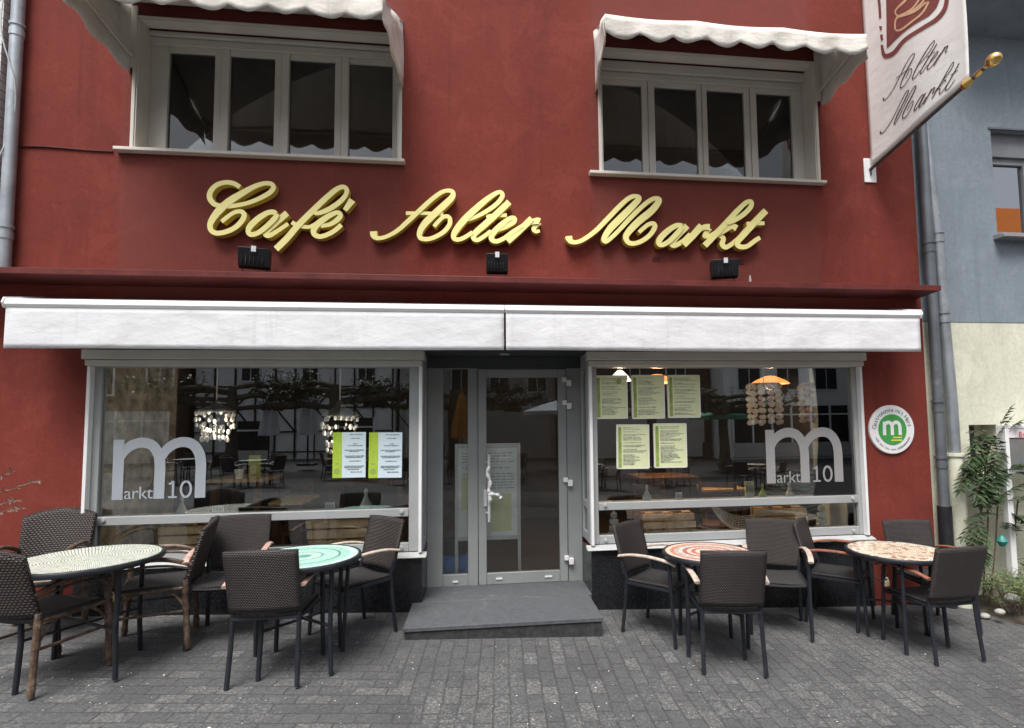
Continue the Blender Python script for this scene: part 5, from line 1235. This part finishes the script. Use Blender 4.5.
pollard('pollarded plane tree mirrored between the shell lanterns', -4.71, -15.0, 2)
pollard('pollarded plane tree mirrored behind the two white notices', -0.69, -15.7, 3)
pollard('pollarded plane tree mirrored above the menu sheets', 6.79, -15.3, 5)
pollard('pollarded plane tree mirrored at the fuller shell mobile', 9.89, -15.9, 6)
def closed_parasol(label, px, Y, mat):
    p = atY(px, 430, -Y); x = p.x; t = thing('closed_parasol', label, 'parasol', (x, Y, gz(x)), 0, 'closed parasols mirrored in the glass')
    c_ = MB(); n_ = 24; 
    prof = [(0.02, 2.75), (.10, 2.6), (.20, 2.1), (.27, 1.6), (.33, 1.15), (.30, 1.12)]
    vs = []
    for r_, z in prof:
        for j in range(n_): a = 2*PI*j/n_; rr_ = r_*(1+.22*math.cos(a*6)); vs.append((rr_*math.cos(a), rr_*math.sin(a), z))
    c_.add(vs, [(i*n_+j, i*n_+(j+1)%n_, (i+1)*n_+(j+1)%n_, (i+1)*n_+j) for i in range(len(prof)-1) for j in range(n_)]); c_.build('folded_canopy', mat, t)
    s = MB(); s.tube([(0,0,.05), (0,0,2.8)], .03, 8); s.build('pole', M['charcoal'], t); s = MB(); s.box(-.3, .3, -.3, .3, 0, .08); s.build('base', M['stepside'], t)
closed_parasol('closed white parasol mirrored in the left window, left of the pair', 268, -16.5, M['parasol']); closed_parasol('closed white parasol mirrored in the left window, right of the pair', 307, -16.5, M['parasol']); closed_parasol('closed ochre parasol mirrored in the narrow side pane', 461, -14, M['yellowcloth'])
def terrace(cx, cy, mos, n_):
    tb = copy_tree(TABLES[mos]); tb.location = (cx, cy, gz(cx, cy)); tb['label'] = 'dark mosaic table on the terrace across the square, mirrored in the shop glass'; tb['group'] = 'mirrored terrace tables'
    for k in range(n_):
        a = 2*PI*k/n_+cx; c_ = copy_tree(first[('a', 'woodgrey')]); x, y = cx+.62*math.cos(a), cy+.62*math.sin(a); place(c_, x, y, -math.cos(a), -math.sin(a)); c_['label'] = 'dark wicker chair on the terrace across the square, mirrored in the shop glass'; c_['group'] = 'mirrored terrace chairs'
for k, (cx, cy) in enumerate(((-8.2, -12.5), (-5.9, -11.2), (-3.6, -12.8), (-1.4, -11.5), (1.2, -12.6), (3.6, -11.2), (6.2, -12.4), (8.8, -11.3))): terrace(cx, cy, k % 4, 4 if k % 2 else 3)
def open_parasol(label, x, y, mat, tip):
    t = thing('open_parasol', label, 'parasol', (x, y, gz(x)), 0, 'open parasols mirrored in the glass')
    c_ = MB(); c_.lathe([(0, tip), (.8, tip-.22), (1.6, tip-.5), (1.6, tip-.65)], (0,0,0), 8); c_.build('canopy', mat, t, smooth=0, solid=.01)
    s = MB(); s.tube([(0,0,.05), (0,0,tip)], .03, 8); s.build('pole', M['charcoal'], t); s = MB(); s.box(-.3, .3, -.3, .3, 0, .08); s.build('base', M['stepside'], t)
open_parasol('open white parasol mirrored in the glass door', 3.7, -17, M['parasol'], 2.75); open_parasol('open green parasol mirrored beside the fuller shell mobile', 10.5, -17, plain('green_cloth', (.10, .28, .18), .8), 2.6)
house('tall orange house mirrored in the window of the blue house', 24.5, 42, -24, 12.0, M['yellowcloth'], M['orangecloth'], [(26+3*k, 27.3+3*k, 8, 10) for k in range(5)])

# ------------------------------------------------------------------ light
wd = bpy.data.worlds.new('World'); S.world = wd; wd.use_nodes = True; nt_ = wd.node_tree
bg = nt_.nodes['Background']; sky = nt_.nodes.new('ShaderNodeTexSky'); sky.sky_type = 'NISHITA'; sky.sun_disc = False
EL, AZ = 63, 205      # overcast: the brightest part of the sky is high behind the camera
sky.sun_elevation = R(EL); sky.sun_rotation = R(AZ); sky.air_density = 1.0; sky.dust_density = 4.0; sky.ozone_density = 1.0
hsv = nt_.nodes.new('ShaderNodeHueSaturation'); hsv.inputs['Saturation'].default_value = .35
nt_.links.new(sky.outputs[0], hsv.inputs['Color']); nt_.links.new(hsv.outputs[0], bg.inputs[0]); bg.inputs[1].default_value = .065
sd_ = bpy.data.lights.new('sun', 'SUN'); sd_.energy = 1.5; sd_.angle = R(30); sd_.color = (1, .97, .93)
so_ = bpy.data.objects.new('sun', sd_); COL.objects.link(so_)
az = R(AZ); sdir = Vector((math.sin(az)*math.cos(R(EL)), math.cos(az)*math.cos(R(EL)), math.sin(R(EL))))
so_.rotation_euler = sdir.to_track_quat('Z', 'Y').to_euler()
S.render.engine = 'CYCLES'
S.view_settings.view_transform = 'Standard'; S.view_settings.look = 'None'; S.view_settings.exposure = 1.52; S.view_settings.gamma = 1
S.cycles.max_bounces = 8; S.cycles.transparent_max_bounces = 16
S.render.resolution_x = 1024; S.render.resolution_y = 728
